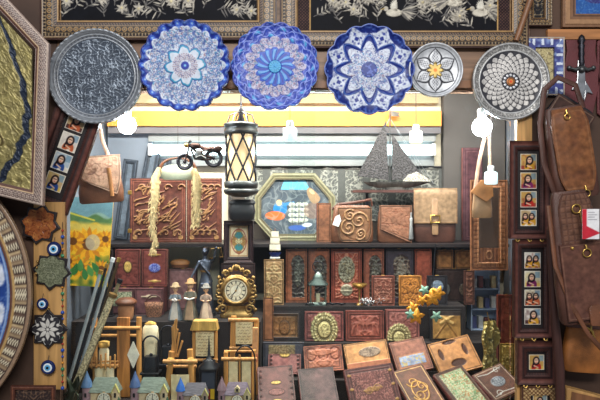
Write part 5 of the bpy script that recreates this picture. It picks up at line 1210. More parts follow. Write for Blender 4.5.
def doll(label, px, h, dress, cap, apron, book_=False, flower=False):
    t = Th('girl_figurine', label, 'figurine', px, 321, 2.395, 'painted girl figurines', zs=1.02); k = h/38
    a = MB(); a.loft([(1, 3*k, 2.4*k), (14*k, 3*k, 2.4*k), (18*k, 2.6*k, 2*k), (23*k, 3.6*k, 2.3*k), (26*k, 2.8*k, 1.9*k), (27*k, 1.2*k, 1.2*k), (29*k, 1.1*k, 1.1*k)], 2, 18)
    a.ball((0, -.2, 31.6*k), 2.9*k, 2.8*k, 3.3*k); a.ball((0, -3*k, 31.2*k), .5*k)
    for s in (-1, 1): limb(a, [(s*3.2*k, 0, 25*k), (s*4.8*k, -1.2*k, 20.5*k), (s*1.6*k, -4.2*k, 20*k)], [1.2*k, 1.05*k, .8*k])
    t.mesh('body', a, SK, remesh=.45)
    a = MB()
    for s in (-1, 1): a.ball((s*1.05*k, -2.75*k, 32*k), .38*k)
    t.mesh('eyes', a, P_pupil)
    D = mat('doll_dress_'+label[:18], dress, .6, 0, .3, 50, .2)
    a = MB(); R = []
    for q, (zz, r) in enumerate(((0, 6.9), (2, 6.8), (8, 5.8), (14, 4.4), (18, 3.2), (23, 4.1), (26, 3.1))): R.append([((r+.25*r*.25*math.cos(9*j*2*PI/36)*(q < 4))*k*math.cos(j*2*PI/36), (r*.8+.2*math.cos(9*j*2*PI/36)*(q < 4))*k*math.sin(j*2*PI/36), zz*k+(.0 if q else 0)) for j in range(36)])
    a.rings(R)
    for s in (-1, 1): a.tube([(s*3.4*k, 0, 25*k), (s*5.0*k, -1.2*k, 20.8*k)], [1.7*k, 1.6*k], 10)
    d = t.mesh('dress', a, D)
    a = MB(); a.loft([(1.5*k, 4.2*k, .8*k), (15*k, 2.6*k, .6*k, 0, 2.2*k), (18*k, 2*k, .5*k, 0, 3.6*k)], 3, 16, 0, -6.7*k); t.mesh('apron', a, mat('doll_apron_'+label[:18], apron, .7, 0, .15, 40, .1))
    a = MB(); a.ball((0, .8*k, 32*k), 3.2*k, 3*k, 3.3*k); t.mesh('hair', a, mat('doll_hair', (112, 70, 40), .6, 0, .2, 60, .2))
    a = MB(); a.loft([(33*k, 5*k, 4.6*k), (33.7*k, 5.2*k, 4.8*k), (34.2*k, 3.4*k, 3.3*k), (36.8*k, 2.9*k, 2.8*k), (37.8*k, 1.2*k, 1.2*k)], 2, 20); t.mesh('hat', a, mat('doll_hat_'+label[:18], cap, .7, 0, .2, 60, .2))
    if book_:
        a = MB(); a.prism([(-4.6*k, 20.4*k), (0, 19.2*k), (4.6*k, 20.4*k), (4.6*k, 21.2*k), (0, 20*k), (-4.6*k, 21.2*k)], -7.4*k, -4.4*k); t.mesh('open_book', a, P_white)
    if flower:
        a = MB(); [a.ball((x*k, -5*k, zz*k), 1.2*k) for x, zz in ((-1.6, 20.6), (.4, 21.6), (1.8, 20.4), (0, 19.8))]; t.mesh('posy', a, mat('posy_flowers', (206, 196, 190), .7, 0, .3, 90, .2))
doll('figurine in a grey blue dress holding a posy, beside the mauve box', 175.5, 38, (112, 122, 130), (164, 140, 106), (160, 154, 146), flower=True)
doll('tallest figurine wearing a straw hat and reading an open book', 190.5, 42, (96, 92, 80), (178, 138, 92), (140, 114, 88), book_=True)
doll('figurine in a pale pink cream dress standing nearest the gilt clock', 206, 37, (160, 138, 124), (134, 130, 124), (178, 156, 134))
# --- gilt clock
t = Th('mantel_clock', 'ornate gilt mantel clock with scrolled case and round cream dial', 'clock', 236.5, 315, 2.45, None, zs=1.02)
a = MB(); a.loft([(0, 16, 5), (3, 17, 5.4), (5, 14, 4.6), (9, 10, 4), (12, 12, 4.4)], 3, 28)
for s in (-1, 1):
    for cx, cz, R, a0 in ((13, 9, 4.6, 0), (16, 17, 4.2, 1), (15, 36, 3.6, 2), (10, 44, 3.4, 0), (17, 27, 3, 3)):
        P = []
        for i in range(18): an = a0+i*.5; r = R*(1-i/22); P.append((s*(cx+r*math.cos(an)), -3.2, cz+r*math.sin(an)))
        a.tube(P, [1.7-.06*i for i in range(18)], 7)
    for cx, cz in ((19, 8), (19, 22), (17, 40), (12, 3), (6, 48), (18, 31)): a.ball((s*cx, -3, cz), 2.1, 1.6, 2.1)
    a.tube([(s*5, -3, 46), (s*2, -3, 52), (0, -3, 49)], [1.4, 1.2, .8], 7)
a.ball((0, -3, 50), 3, 2, 3.4)
b = MB(); b.lathe([(1, 0), (15.5, 0), (16, 2), (15.5, 6), (11.6, 6.4)], 40); a.add([(x, -zz+1.5, y+27.5) for x, y, zz in b.v], b.f, True)
a.torus((0, -5.4, 27.5), 12.6, 1.5, seg=40)
t.mesh('case', a, K_gold)
def dialf(c):
    c.fill((236, 226, 198)); c.p(c.ring(9.6, .5), (70, 56, 44)); c.p(c.ring(5.6, .4), (150, 120, 80)); c.p(c.inside(5.4+0*c.r), (244, 236, 212))
    for i in range(12): an = i*PI/6; c.p(c.seg((7*math.cos(an), 7*math.sin(an)), (9*math.cos(an), 9*math.sin(an)), .8, 1.1), (40, 34, 34))
t.disc('dial', 11.4, dialf, M_paint, depth=.5, cz=27.5, y=-5.0, nth=120, nr=30)
a = MB(); a.prism([(-.5, 27), (.5, 27), (2.6, 33), (2, 33.4)], -6.1, -5.7); a.prism([(-.4, 27.4), (.2, 26.8), (-5.2, 21), (-5.6, 21.4)], -6.4, -6.1); t.mesh('hands', a, K_black)
a = MB(); a.ball((0, -6, 27.5), .9); t.mesh('centre_boss', a, K_gold)

# --- things on the low left step: ceramic houses
ZB = .74
def house(label, px, Y, roof, tur, wall, turs=-1, dormer=False, k=1.0):
    t = Th('ceramic_house', label, 'ornament', px, 409, Y, 'ceramic house clocks along the front edge', zs=ZB); t.o.scale = (k, k, k)
    Mw = mat('house_wall_%d' % px, wall, .5, 0, .2, 30, .15); Mr = mat('house_roof_%d' % px, roof, .5, 0, .25, 60, .4, stretch=(1, 1, 3)); Mt = mat('house_turret_%d' % px, tur, .5, 0, .15, 60, .2)
    a = MB(); a.box(-12, 15, -5, 5, 0, 18); t.mesh('walls', a, Mw, bevel=.6)
    a = MB()
    a.add([(-14, -7, 17), (17, -7, 17), (17, 7, 17), (-14, 7, 17), (-9, 0, 31), (13, 0, 31)], [(0, 1, 5, 4), (2, 3, 4, 5), (1, 2, 5), (3, 0, 4), (3, 2, 1, 0)]); t.mesh('roof', a, Mr, bevel=.5)
    a = MB(); a.lathe([(4.4, 0), (4.4, 22), (4.9, 23)], 14, turs*16, -3); u = t.mesh('turret', a, mat('house_turretwall_%d' % px, tuple(int(x*.9) for x in (186, 150, 160)), .5, 0, .15, 30, .1))
    a = MB(); a.lathe([(5.8, 22.4), (4.6, 27), (2.4, 32), (.2, 38)], 14, turs*16, -3); t.mesh('turret_roof', a, Mt, u)
    a = MB(); a.box(turs*16-1, turs*16+1, -7.9, -7.2, 13, 17); t.mesh('window', a, K_black, u)
    a = MB(); b = MB(); b.lathe([(.5, 0), (7.4, 0), (7.4, 1.4), (6.4, 1.8)], 30); a.add([(x+2, -zz-5.02, y+11) for x, y, zz in b.v], b.f, True); t.mesh('clock_surround', a, mat('house_surround', (150, 116, 66), .4, 0, .2, 30, .1))
    def cd(c): c.fill((232, 226, 206)); [c.p(c.disk(4.8*math.cos(i*PI/6), 4.8*math.sin(i*PI/6), .5), (50, 44, 44)) for i in range(12)]
    cf = t.disc('clock_face', 6.3, cd, M_paint, depth=.4, cx=2, cz=11, y=-6.7, nth=60, nr=16)
    a = MB(); a.prism([(1.7, 11), (2.3, 11), (2.6, 15.4), (2.2, 15.8)], -7.6, -7.2); a.prism([(2, 11.3), (2, 10.7), (5.2, 9.8)], -7.6, -7.2); t.mesh('clock_hands', a, K_black, cf)
    a = MB(); a.prism([(10, 0), (17, 0), (17, 18), (13.5, 25), (10, 18)], -8, -5.05); g = t.mesh('gable', a, Mw, bevel=.3)
    a = MB(); a.prism([(9.2, 17.6), (13.5, 26.4), (17.8, 17.6), (17, 17), (13.5, 24.6), (10, 17)], -8.6, -5.2); t.mesh('gable_roof', a, mat('house_gable_roof', (186, 180, 110), .5, 0, .1, 40, .1), g)
    a = MB(); a.box(12.4, 14.6, -8.4, -8.02, 13, 17.4); t.mesh('window', a, K_black, g)
    if dormer:
        a = MB(); a.prism([(-1, 21), (5, 21), (5, 25), (2, 28), (-1, 25)], -7.4, -2); g = t.mesh('dormer', a, Mw); a = MB(); a.box(.8, 3.2, -7.9, -7.45, 22, 25); t.mesh('window', a, K_black, g)
    a = MB(); a.lathe([(.8, 0), (3, 2), (2.6, 7), (.3, 14)], 10, 17.2, -8.2); t.mesh('tree', a, mat('glazed_green', (52, 84, 62), .4, 0, .3, 60, .4))
house('ceramic house with grey green roof and blue turret, nearest the wooden board', 104, 2.19, (122, 134, 122), (78, 110, 150), (214, 190, 150))
house('ceramic house with grey green roof and dark blue turret, in front of the black kettle', 152, 2.19, (116, 128, 116), (64, 88, 130), (206, 186, 150))
house('ceramic house with a bright blue trimmed turret, below the black spire lantern', 194.5, 2.185, (96, 92, 100), (40, 96, 176), (160, 140, 122), k=.84)
house('ceramic house with purple grey roof and a dormer, nearest the studded album', 236, 2.185, (112, 98, 112), (120, 96, 104), (196, 180, 140), dormer=True, k=.86)

# --- rustic wooden stands
def stand(name, label, px, Y, cat='wooden ornament', group='rustic wooden ornaments'): return Th(name, label, cat, px, 398, Y, group, zs=ZB)
def post(t, x, z0_, z1, w, y=0, x1=None, m=None, nm='post'):
    z0 = max(z0_, .8); a = MB(); a.tube([(x, y, z0), ((x+(x1 if x1 is not None else x))/2, y, (z0+z1)/2), (x1 if x1 is not None else x, y, z1)], [w*.52, w*.48, w*.5], 9); t.mesh(nm, a, m or W_stick)
def rail(t, x0, x1, zz, w, y=-1.5, z1=None, m=None, nm='rail'):
    a = MB(); a.tube([(x0, y, zz), (x1, y, zz if z1 is None else z1)], w/2, 9); t.mesh(nm, a, m or W_stick)
def scroll(t, x0, x1, z0, z1, y=-1, script=True, nm='parchment', bow=1.5):
    def fn(c):
        c.fill((226, 208, 164)); c.p(np.clip(c.vn(5, 2)-.45, 0, 1), (190, 160, 110))
        if script:
            for k in range(int((z1-z0)/3)): yy = (z1-z0)/2-2.4-k*3; c.p(c.st(np.abs(c.Y-yy-.4*np.sin(c.X*2.4))-.28, .3)*(np.abs(c.X) < (x1-x0)/2-2)*(np.sin(c.X*1.3+k*2) > -.7)*.8, (90, 66, 50))
    t.relief(nm, x1-x0, z1-z0, fn, M_paint, depth=.8, cx=(x0+x1)/2, cz=(z0+z1)/2, y=y, res=2.4, warp=lambda X, Z: (X, Z, bow*np.cos(X/(x1-x0)*PI)))
# two post stand with picket rail
t = stand('wooden_fence_stand', 'rustic wooden stand with thick grained plank and a rail of small pegs', 108, 2.31)
post(t, -13, 0, 79, 5); post(t, 31, 0, 80, 5.4)
a = MB(); a.box(9, 22, -1, 1, 0, 80); t.mesh('plank', a, wood('grained_plank', (176, 116, 58), .45, 'z', .5, 46), bevel=.8)
rail(t, -16, 33, 70, 3.4, -3.5); rail(t, -14, 33, 61, 3, 3); rail(t, -26, 12, 33, 4, -5); rail(t, -26, 12, 37, 2, -5)
for i in range(8): post(t, -23+i*4.6, 31, 43+(i % 3)*1.4, 1.8, -7.6, nm='peg')
for x in (-8, 3):
    a = MB(); a.loft([(0, 4.2, 3), (31, 4.2, 3)], 2, 16, x, -3); t.mesh('paper_roll', a, P_parch)
t.relief('white_card', 12, 26, lambda c: (c.fill((236, 230, 210))), M_paint, depth=.5, cx=27, cz=44, y=-6, warp=lambda X, Z: (X*np.clip(1-np.abs(Z)/14, .08, 1), Z, 0*X))
t = Th('salt_jar', 'small cream jar standing behind the peg rail of the rustic stand', 'jar', 104, 398, 2.337, zs=ZB)
a = MB(); a.lathe([(4, 0), (5, 4), (5, 44), (3.6, 48)], 16); t.mesh('body', a, P_parch)
a = MB(); a.lathe([(5, 48.1), (5.6, 49), (5.4, 53), (2, 54)], 16); t.mesh('lid', a, P_straw)
def kettle(label, px, Y, w, hb, ht):
    t = Th('iron_kettle', label, 'kettle', px, 398, Y, 'black iron kettles', zs=ZB)
    a = MB(); a.loft([(0, w*.4, w*.36), (2, w*.46, w*.4), (hb*.75, w*.48, w*.42), (hb, w*.38, w*.34)], 4, 24); t.mesh('body', a, K_black)
    a = MB(); a.box(-w*.6, w*.6, -w*.45, w*.45, hb*.62, hb*.62+2.4); t.mesh('rim_shelf', a, K_black, bevel=.6)
    a = MB(); a.torus((0, 0, ht-w*.5), w*.5, .9, a0=0, a1=PI); a.tube([(-w*.5, 0, ht-w*.5), (-w*.42, 0, hb*.6)], .8, 6); a.tube([(w*.5, 0, ht-w*.5), (w*.42, 0, hb*.6)], .8, 6); t.mesh('handle', a, K_dark)
    a = MB(); a.ball((0, 0, hb+1), 1.8); t.mesh('lid_knob', a, K_dark)
kettle('black iron kettle with arched handle beside the grained plank', 151, 2.255, 16, 46, 66)
kettle('black iron kettle with arched handle behind the twig frame', 168, 2.325, 15, 50, 70)
t = Th('lampshade_pot', 'cream wide pot standing behind the black kettles', 'pot', 150.5, 398, 2.332, zs=ZB)
a = MB(); a.loft([(0, 6, 4), (52, 6.4, 4.4), (56, 8.4, 5), (68, 7.4, 4.8), (71, 5, 3.4)], 2.4, 24); t.mesh('body', a, P_parch)
a = MB(); a.loft([(71.1, 5.4, 3.6), (72, 5.6, 3.8), (74, 2, 1.6)], 2.4, 16); t.mesh('lid', a, P_straw)
t = Th('clay_pot', 'clay pot with broad brown dome lid under the gold medallion journal', 'pot', 126, 321, 2.40, zs=1.02)
a = MB(); a.lathe([(6, 0), (7.4, 3), (8, 12), (7, 15)], 20); t.mesh('body', a, mat('clay', (172, 120, 82), .7, 0, .2, 30, .2))
a = MB(); a.lathe([(8, 15.1), (10.6, 16.4), (10.4, 19), (7, 21.6), (1, 22.6)], 22); t.mesh('lid', a, L_brown)
t = Th('wicker_basket', 'small woven brown basket with arched handle under the blue medallion journal', 'basket', 154, 321, 2.465, zs=1.02)
a = MB(); a.loft([(0, 7, 3), (10, 9, 4), (14, 9.4, 4.4), (14.2, 8.2, 3.4), (10, 7.6, 3)], 2.6, 24); t.mesh('body', a, mat('wicker', (140, 96, 72), .7, 0, .5, 240, .8, 'voro'))
a = MB(); a.torus((0, 0, 13.5), 8, .8, a0=0, a1=PI); t.mesh('handle', a, W_dark)
# twig frame
t = stand('twig_frame_stand', 'rustic twig frame holding a short parchment scroll, lashed at the crossbar', 181, 2.24)
post(t, -15, 0, 52, 6.4, 0, -9); post(t, 12, 0, 54, 6.4, 0, 9); rail(t, -17, 17, 43, 4, -4); rail(t, -15, 15, 36, 3, 3.6)
scroll(t, -9, 9, 4, 30, -4, False)
a = MB(); a.ball((-10, -2, 43), 4, 3.4, 4); a.ball((10, -2, 43), 4, 3.4, 4); t.mesh('rope_lashing', a, P_straw)
for i, (x0, x1, h0) in enumerate(((-10, -6, 82), (-8, -9, 76), (-6, -2, 70), (-9, -4, 74), (-5, -8, 78), (-7, -5, 84), (-4, 1, 62))): post(t, x0, 46, h0, 2.2, 2, x1, nm='twig')
# roofed scroll
t = stand('roofed_scroll', 'straw roofed wooden case holding a written parchment below the figurines', 205, 2.33)
post(t, -11, 0, 66, 3.6); post(t, 11, 0, 66, 3.6); rail(t, -13, 13, 36, 3, -1.5)
scroll(t, -9, 9, 40, 65, -1)
a = MB(); a.prism([(-14, 66), (14, 66), (12, 76), (-11, 76)], -7, 4); t.mesh('straw_roof', a, P_straw, bevel=.8)
t = Th('spire_lantern', 'black iron lantern with a tall spire top and coloured glass', 'lantern', 209, 398, 2.255, zs=ZB)
a = MB(); a.loft([(0, 9.4, 9.4), (3, 9.4, 9.4), (4, 8, 8)], 5, 16); t.mesh('base', a, K_black)
a = MB()
for sx in (-1, 1):
    for sy in (-1, 1): a.tube([(sx*7.4, sy*7.4, 3.8), (sx*8, sy*8, 34)], 1, 6)
t.mesh('cage', a, K_black)
a = MB(); a.loft([(33.5, 10, 10), (36, 10.4, 10.4), (39, 6, 6), (41, 6.4, 6.4), (43, 3, 3), (46, 1.5, 1.5), (60, .7, .7), (66, .2, .2)], 4, 16); t.mesh('spire_roof', a, K_black)
for x, m in ((-4.6, mat('blue_glass', (50, 90, 180), .1, 0, .1, 20, 0)), (0, mat('red_glass', (150, 50, 40), .1, 0, .1, 20, 0)), (4.6, mat('yellow_glass', (206, 170, 50), .1, 0, .1, 20, 0))):
    a = MB(); a.box(x-2.2, x+2.2, -6.8, -6.2, 5, 15); t.mesh('coloured_glass', a, m)
a = MB(); a.box(-6.6, 6.6, -5.4, 5.4, 4.2, 33); t.mesh('dark_glass', a, mat('smoked_glass', (58, 66, 80), .1, 0, .1, 10, 0))
# upper scroll frame and lower scroll frame
t = stand('scroll_frame', 'rustic post frame with a written parchment just below the gilt clock', 243, 2.335)
post(t, -12, 0, 79, 6, 0, -9); post(t, 12, 0, 76, 5.4, 0, 13.5); rail(t, -14, 15, 76, 4, -4); scroll(t, -7, 10, 52, 74, -2.6)
rail(t, -13, 15, 48, 3, -4)
t = stand('scroll_frame', 'low rustic frame with blank cream panels, behind the dormered house', 240, 2.255)
post(t, -14, 0, 50, 4.6); post(t, 14, 0, 52, 4.6); rail(t, -18, 17, 44, 3.6, -3.6); rail(t, -16, 16, 50, 2.4, 3); scroll(t, -11, -2, 3, 41, -2, False, bow=.5); scroll(t, 2, 11, 3, 41, -2, False, bow=.5); post(t, 0, 2, 48, 2, -3.6, nm='bar')
t = Th('iron_stand', 'thin black iron hook stand arching over the low rustic frame', 'stand', 255, 398, 2.226, zs=ZB)
a = MB(); a.loft([(0, 3, 3), (1.4, 3, 3)], 2, 16); t.mesh('base', a, K_black)
a = MB(); a.tube([(0, 0, 1)]+[(0, 0, 45)]+[(-10+10*math.cos(q*PI/10), 0, 45+14*math.sin(q*PI/10)) for q in range(1, 10)], .8, 7); t.mesh('hook', a, K_dark)
t = Th('paper_scroll', 'rolled red and tan paper standing upright between clock and maroon boxes', 'scroll', 253.5, 398, 2.306, zs=ZB)
a = MB(); a.tube([(0, 0, .4), (2, 0, 70)], 2.8, 12); t.mesh('roll', a, mat('tan_paper', (206, 150, 100), .7, 0, .2, 30, .1))
a = MB(); a.tube([(1.0, 0, 36), (1.3, 0, 44)], 3.0, 12); t.mesh('red_band', a, mat('red_paper', (176, 84, 70), .6, 0, .1, 30, .1))

# --- leaning rods
def rod(label, x0, x1, y1, Y, r, m, tip):
    t = Th('long_rod', label, 'rod', x0, 401, Y, 'long rods leaning before the sunflower painting', zs=ZB)
    S_ = Y/F; p1 = pt(x1, y1, Y+.0); L = p1-t.o.location; e = Vector((L.x, .0, L.z))/S_
    a = MB(); a.tube([(0, 0, r+.2), tuple(e*.5+Vector((0, 0, .5))), tuple(e)], r, 10); t.mesh('shaft', a, m)
    a = MB(); a.tube([tuple(e*1.001), tuple(e*1.03)], r*1.35, 10); t.mesh('tip', a, tip)
M_alu = mat('silver_rod_paint', (176, 186, 192), .35, .3, .1, 40, .05)
M_pat = mat('speckled_bone', (190, 176, 140), .5, 0, .6, 160, .4)
rod('cream speckled rod, thickest of the leaning rods', 66, 112, 297, 2.164, 3.4, M_pat, K_gold)
rod('silver rod leaning between the speckled rod and the painting, lowest tip', 62, 100, 274, 2.205, 1.7, M_alu, K_brass)
rod('thin black rod leaning between two silver rods', 66, 106, 268, 2.224, 1.4, K_black, K_brass)
rod('silver rod with a bright tip rising beside the black rod', 70, 112, 262, 2.242, 1.7, M_alu, P_eyewhite)
rod('dark bronze rod, last of the leaning rods toward the journals', 75, 118, 262, 2.26, 1.5, metal('bronze_rod', (112, 92, 66), .4), K_brass)
rod('olive banded rod leaning lowest behind the speckled rod', 71, 119, 283, 2.1905, 2.0, mat('olive_band', (110, 104, 78), .5, 0, .4, 90, .2), K_dark)
t = Th('dragon_ornament', 'dark greenish metal beast ornament at the foot of the leaning rods', 'ornament', 70, 409, 2.131, zs=ZB)
gm = metal('verdigris_iron', (76, 84, 70), .45, .4)
a = MB(); a.loft([(0, 5, 4), (2, 5, 4), (4, 3, 2.6)], 2, 16); a.tube([(0, 0, 3), (-1.5, 0, 14), (2, -1, 24), (-1, -2, 33), (-3, -3, 37)], [3.6, 4.4, 3.8, 2.6, 1.8], 10)
a.ball((-4.6, -3.6, 37.6), 3.2, 2.2, 2.2); a.tube([(-6, -4, 37.4), (-9, -4.4, 36)], [1.5, .8], 8); a.tube([(1, -2, 24), (-5, -4, 20)], [1.4, .8], 8); a.tube([(-2, -2, 14), (-7, -4, 11)], [1.6, .9], 8); a.tube([(2, 1, 6), (7, 1, 10), (8, 1, 18), (5, 1, 22)], [1.8, 1.4, 1, .5], 8)
t.mesh('body', a, gm, remesh=.5)
for s in (-1, 1):
    a = MB(); a.prism([(1, 26), (8, 38), (9, 30), (7, 24), (3, 20)], s*2.2-.4, s*2.2+.4); t.mesh('wing', a, gm)

# --- small things on the fourth step
def lantern2():
    t = Th('candle_lantern', 'grey green candle lantern with a wire loop before the arched panels', 'lantern', 318, 306, 2.575, zs=1.05)
    m = metal('green_pewter', (112, 124, 118), .45)
    a = MB(); a.loft([(0, 9.4, 6.4), (2, 9.4, 6.4), (3, 8.4, 5.6)], 5, 20); t.mesh('base', a, m)
    a = MB(); [a.tube([(sx*7.4, sy*4.6, 3), (sx*7.4, sy*4.6, 20)], .8, 6) for sx in (-1, 1) for sy in (-1, 1)]; t.mesh('cage', a, m)
    a = MB(); a.box(-6.4, 6.4, -4, 4, 3.1, 19.9); t.mesh('glass', a, G_pane)
    a = MB(); a.lathe([(2, 3.2), (2, 11), (.4, 11.4)], 12); t.mesh('candle', a, P_parch)
    a = MB(); a.loft([(19.8, 10, 7), (21, 10.2, 7.2), (26, 5, 4), (27, 5.4, 4.2), (31, 3, 2.6), (33, .6, .6)], 4, 20); t.mesh('roof', a, m)
    a = MB(); a.torus((0, 0, 38), 5.4, .5, seg=24); t.mesh('loop', a, K_dark)
lantern2()
t = Th('brass_goblet', 'small brass dish on a stem standing before the floral panel', 'goblet', 359.5, 306, 2.572, zs=1.05)
a = MB(); a.lathe([(4, 0), (3.6, 1), (1, 2.4), (.9, 14), (2, 16)], 18); t.mesh('stem', a, K_gold)
a = MB(); a.lathe([(1.6, 16), (6, 18), (7.6, 20.6), (7.2, 21), (4, 19.4), (.4, 18.6)], 20); t.mesh('bowl', a, K_brass)
t = Th('silver_jewellery', 'tangled silver chain jewellery lying on the shelf before the small maroon box', 'jewellery', 372, 308, 2.556, zs=1.05)
rs = random.Random(4); a = MB()
for i in range(26): x = -12+i*.95; a.torus((x, rs.uniform(-1, 1), 1.2+abs(math.sin(i*.7))*5), 1.4, .35, 'y' if i % 2 else 'x', 10, 5)
t.mesh('chain', a, K_steel)
a = MB(); [a.ball((rs.uniform(-10, 10), rs.uniform(-1.4, .6), 1.3+rs.random()*6), 1.3) for i in range(10)]; t.mesh('silver_bead', a, K_steel)
t = Th('bead_necklace', 'black bead necklace strewn along the shelf edge above the gilt oval album', 'necklace', 325, 308, 2.551, zs=1.05)
a = MB(); [a.ball((-19+i*1.05, math.sin(i*.8)*.9, 1+abs(math.sin(i*.37))*1.3), .95, seg=8, rows=6) for i in range(38)]; t.mesh('beads', a, P_pupil)
# autumn leaf spray
def maple(cx, cz, R, ph, y, m, t):
    P = []
    for i in range(20): an = ph+i*2*PI/20; k = 1.0 if i % 4 == 0 else (.5 if i % 4 == 2 else .72); P.append((cx+R*k*math.cos(an), cz+R*k*math.sin(an)))
    a = MB(); n = len(P); vs = [(x, y+.5*math.sin(x*1.3), zz) for x, zz in P]+[(cx, y-1.4, cz)]+[(x, y+.5*math.sin(x*1.3)+.4, zz) for x, zz in P]+[(cx, y-1.0, cz)]
    fs = [(i, (i+1) % n, n) for i in range(n)]+[(n+1+(i+1) % n, n+1+i, 2*n+1) for i in range(n)]+[(i, n+1+i, n+1+(i+1) % n, (i+1) % n) for i in range(n)]
    a.add(vs, fs, True); t.mesh('leaf', a, m)
LG = mat('gold_leaf', (214, 142, 34), .4, .2, .35, 90, .4); LV = mat('green_leaf', (120, 158, 138), .5, 0, .3, 70, .3)
t = Th('leaf_spray', 'hanging spray of golden and pale green artificial maple leaves', 'leaf decoration', 424, 310, 2.36)
for x, zz, R, ph, m in ((8, 12, 10, .4, LG), (14, 17, 8, 1.2, LG), (-8, -6, 9, .2, LG), (-11, 2, 7, 1.9, LG), (0, 20, 6, .8, LV), (-14, -4, 6, .3, LV), (12, -6, 6.4, .9, LV), (-2, 10, 6, 2.2, LG)): maple(x, zz, R, ph, -1.2+.9*math.sin(x), m, t)
a = MB(); a.tube([(12, 1.6, 66), (10, 1.4, 40), (8, .8, 20), (2, .6, 10), (-6, .6, 2), (-12, .6, -4)], .5, 6); t.mesh('hanging_stem', a, K_dark)

# --- right side inside the window
t = Th('mirror_cabinet', 'carved brown wooden door with a small mirror, hanging beside the window post', 'mirror', 488.5, 270, 2.40, None)
def mf(c): c.fill((140, 92, 62)); c.p(c.st(np.abs(c.Y-2)-.6), (98, 60, 42), -.4); c.p((c.Y > 3)*(np.sin(c.X*1.4) > .4)*.6, (104, 64, 44), -.4); c.p(c.st(np.abs(c.Y-7.2)-.6), (176, 124, 86), .4)
t.frame('frame', rect_poly(-18.5, 0, 18.5, 90), 8, mf, M_carve, depth=3.4)
def lower(c):
    c.fill((136, 88, 60)); c.p((np.sin(c.X*1.8) > .2)*.7, (100, 62, 44), -.5); c.p(c.rect(-4, -6, 4, 6), (120, 76, 52)); c.p(c.oval(0, 0, 3, 4, .8), (180, 130, 90), .5)
t.relief('carved_panel', 20.6, 14, lower, M_carve, depth=2, cz=15.3, y=-.4)
mg, nt, p_ = _base('mirror_glass'); p_.inputs['Metallic'].default_value = 1; p_.inputs['Roughness'].default_value = .08; p_.inputs['Base Color'].default_value = (.72, .78, .8, 1)
a = MB(); a.box(-10.2, 10.2, -1.4, -.4, 22.6, 81.6); t.mesh('mirror', a, mg)
t = Th('tan_shoulder_bag', 'tan bag hanging on long straps before the mirrored cabinet, under the round bulb', 'bag', 482, 218, 2.25)
a = MB(); bag_box(a, 20, 30, 7, 3, .8); t.mesh('body', a, L_khaki)
a = MB(); a.prism([(-13, 26), (-2, 38), (9, 36), (10, 22), (3, 16)], -4.8, -3.6); t.mesh('flap', a, L_tan, bevel=.3)
a = MB(); a.tube([(-7, 0, 28), (-3, 0, 56), (6, 0, 95)], 1.9, 8, ry=.6); a.tube([(8, 0, 28), (8, 0, 60), (7, 0, 95)], 1.9, 8, ry=.6); t.mesh('hanging_strap', a, L_pale)
t = Th('goods_rack', 'pale blue metal rack of two shelves under the mirrored cabinet', 'rack', 483, 329, 2.72, zs=.915)
MBL = mat('pale_blue_metal', (160, 178, 206), .4, 0, .08, 10, 0)
a = MB(); a.box(-14, 14, 7.2, 8, 0, 66); t.mesh('back_panel', a, MBL)
for x in (-14, 13):
    a = MB(); a.box(x, x+1, -8, 7, 0, 66); t.mesh('side_panel', a, MBL)
for zz in (0, 20, 40):
    a = MB(); a.box(-12.8, 12.8, -8, 7, zz+.2, zz+1.2); t.mesh('shelf', a, MBL)
rs = random.Random(6)
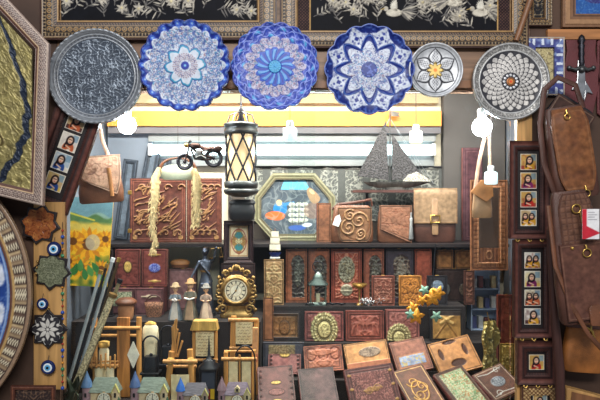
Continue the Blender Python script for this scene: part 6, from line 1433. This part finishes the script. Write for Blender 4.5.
for k, zz in enumerate((1.3, 21.3, 41.3)):
    for i in range(4):
        c_ = [(70, 74, 120), (206, 204, 200), (120, 60, 60), (60, 60, 70), (196, 170, 120)][(k*3+i) % 5]; w_ = 4.4; h_ = rs.uniform(7, 13)
        a = MB(); a.box(-w_/2, w_/2, -4, 3, 0, h_*.78); S_ = 2.72/F
        nm = ['navy', 'white', 'dark red', 'black', 'tan'][(k*3+i) % 5]
        sh = ['lowest', 'middle', 'top'][k]
        o = a.obj('gift_box', mat('gift_'+nm.replace(' ', '_'), c_, .5, 0, .15, 40, .05), S_, None, bevel=.3)
        ordn = ['first', 'second', 'third', 'fourth'][i]
        tag(o, '%s gift box, %s from left, %s shelf of the pale blue rack' % (nm, ordn, sh), 'box', 'gift boxes on the pale blue rack')
        b0 = pt(483, 329, 2.72); o.location = (b0.x+(-9.6+i*6.4)*S_, 2.72, .916+(zz+.12)*S_)
        a = MB(); a.box(-w_/2-.2, w_/2+.2, -4.2, 3.2, h_*.78+.02, h_); a.obj('lid', MATS['gift_'+nm.replace(' ', '_')], S_, o, bevel=.3)
book('tall_plaque', 'tall dark red wooden panel leaning inside behind the lowest portrait frames', 'panel', 496, 294, 514, 2.43, .80, tooled((118, 58, 46), (.4, 3, (92, 44, 36), .2, .2), lines=(1.5, 3)), 5, 0, 0, None, shell=W_red, style='box', fm=M_carve)
book('gilt_plaque', 'small gilt textured panel standing against the dark red wooden panel', 'panel', 499, 343, 513.5, 2.395, .80, tooled((176, 144, 72), (1.1, 4, (214, 188, 116), .8, .45), lines=(1,)), 3, 0, 0, None, shell=W_red, style='box', fm=M_brassrel)
def seq(c): c.fill((140, 122, 62)); n = c.vn(1.6, 3); c.p(np.clip(n-.4, 0, 1)*2, (206, 192, 130), 1.2); c.p(np.clip(c.vn(5, 5)-.5, 0, 1)*1.6, (70, 66, 40)); c.h += 2*np.sin(c.X*.9+np.sin(c.Y*.2))
t = Th('sequin_scarf', 'glittering gold green scarf hanging beside the suede pouch and tray', 'scarf', 490, 345, 2.365, rot=(0, math.radians(-6), 0))
t.relief('cloth', 15, 48, seq, M_brassrel, depth=1, res=2.4, warp=lambda X, Z: (X*(1+.2*np.sin(Z*.2))+2*np.sin(Z*.08), Z, 0*X))
a = MB(); a.tube([(2, .8, 23), (1, 1.6, 33)], .5, 6); t.mesh('hanging_loop', a, K_gold)
book('narrow_plaque', 'narrow dark brown carved panel between the suede pouch and the pale blue rack', 'panel', 463, 270, 473, 2.60, 1.05, tooled((92, 58, 48), (.7, 3, (130, 90, 70), .5), lines=(1,)), 5, 0, 0, None, shell=W_dark, style='box', fm=M_carve)
settle()
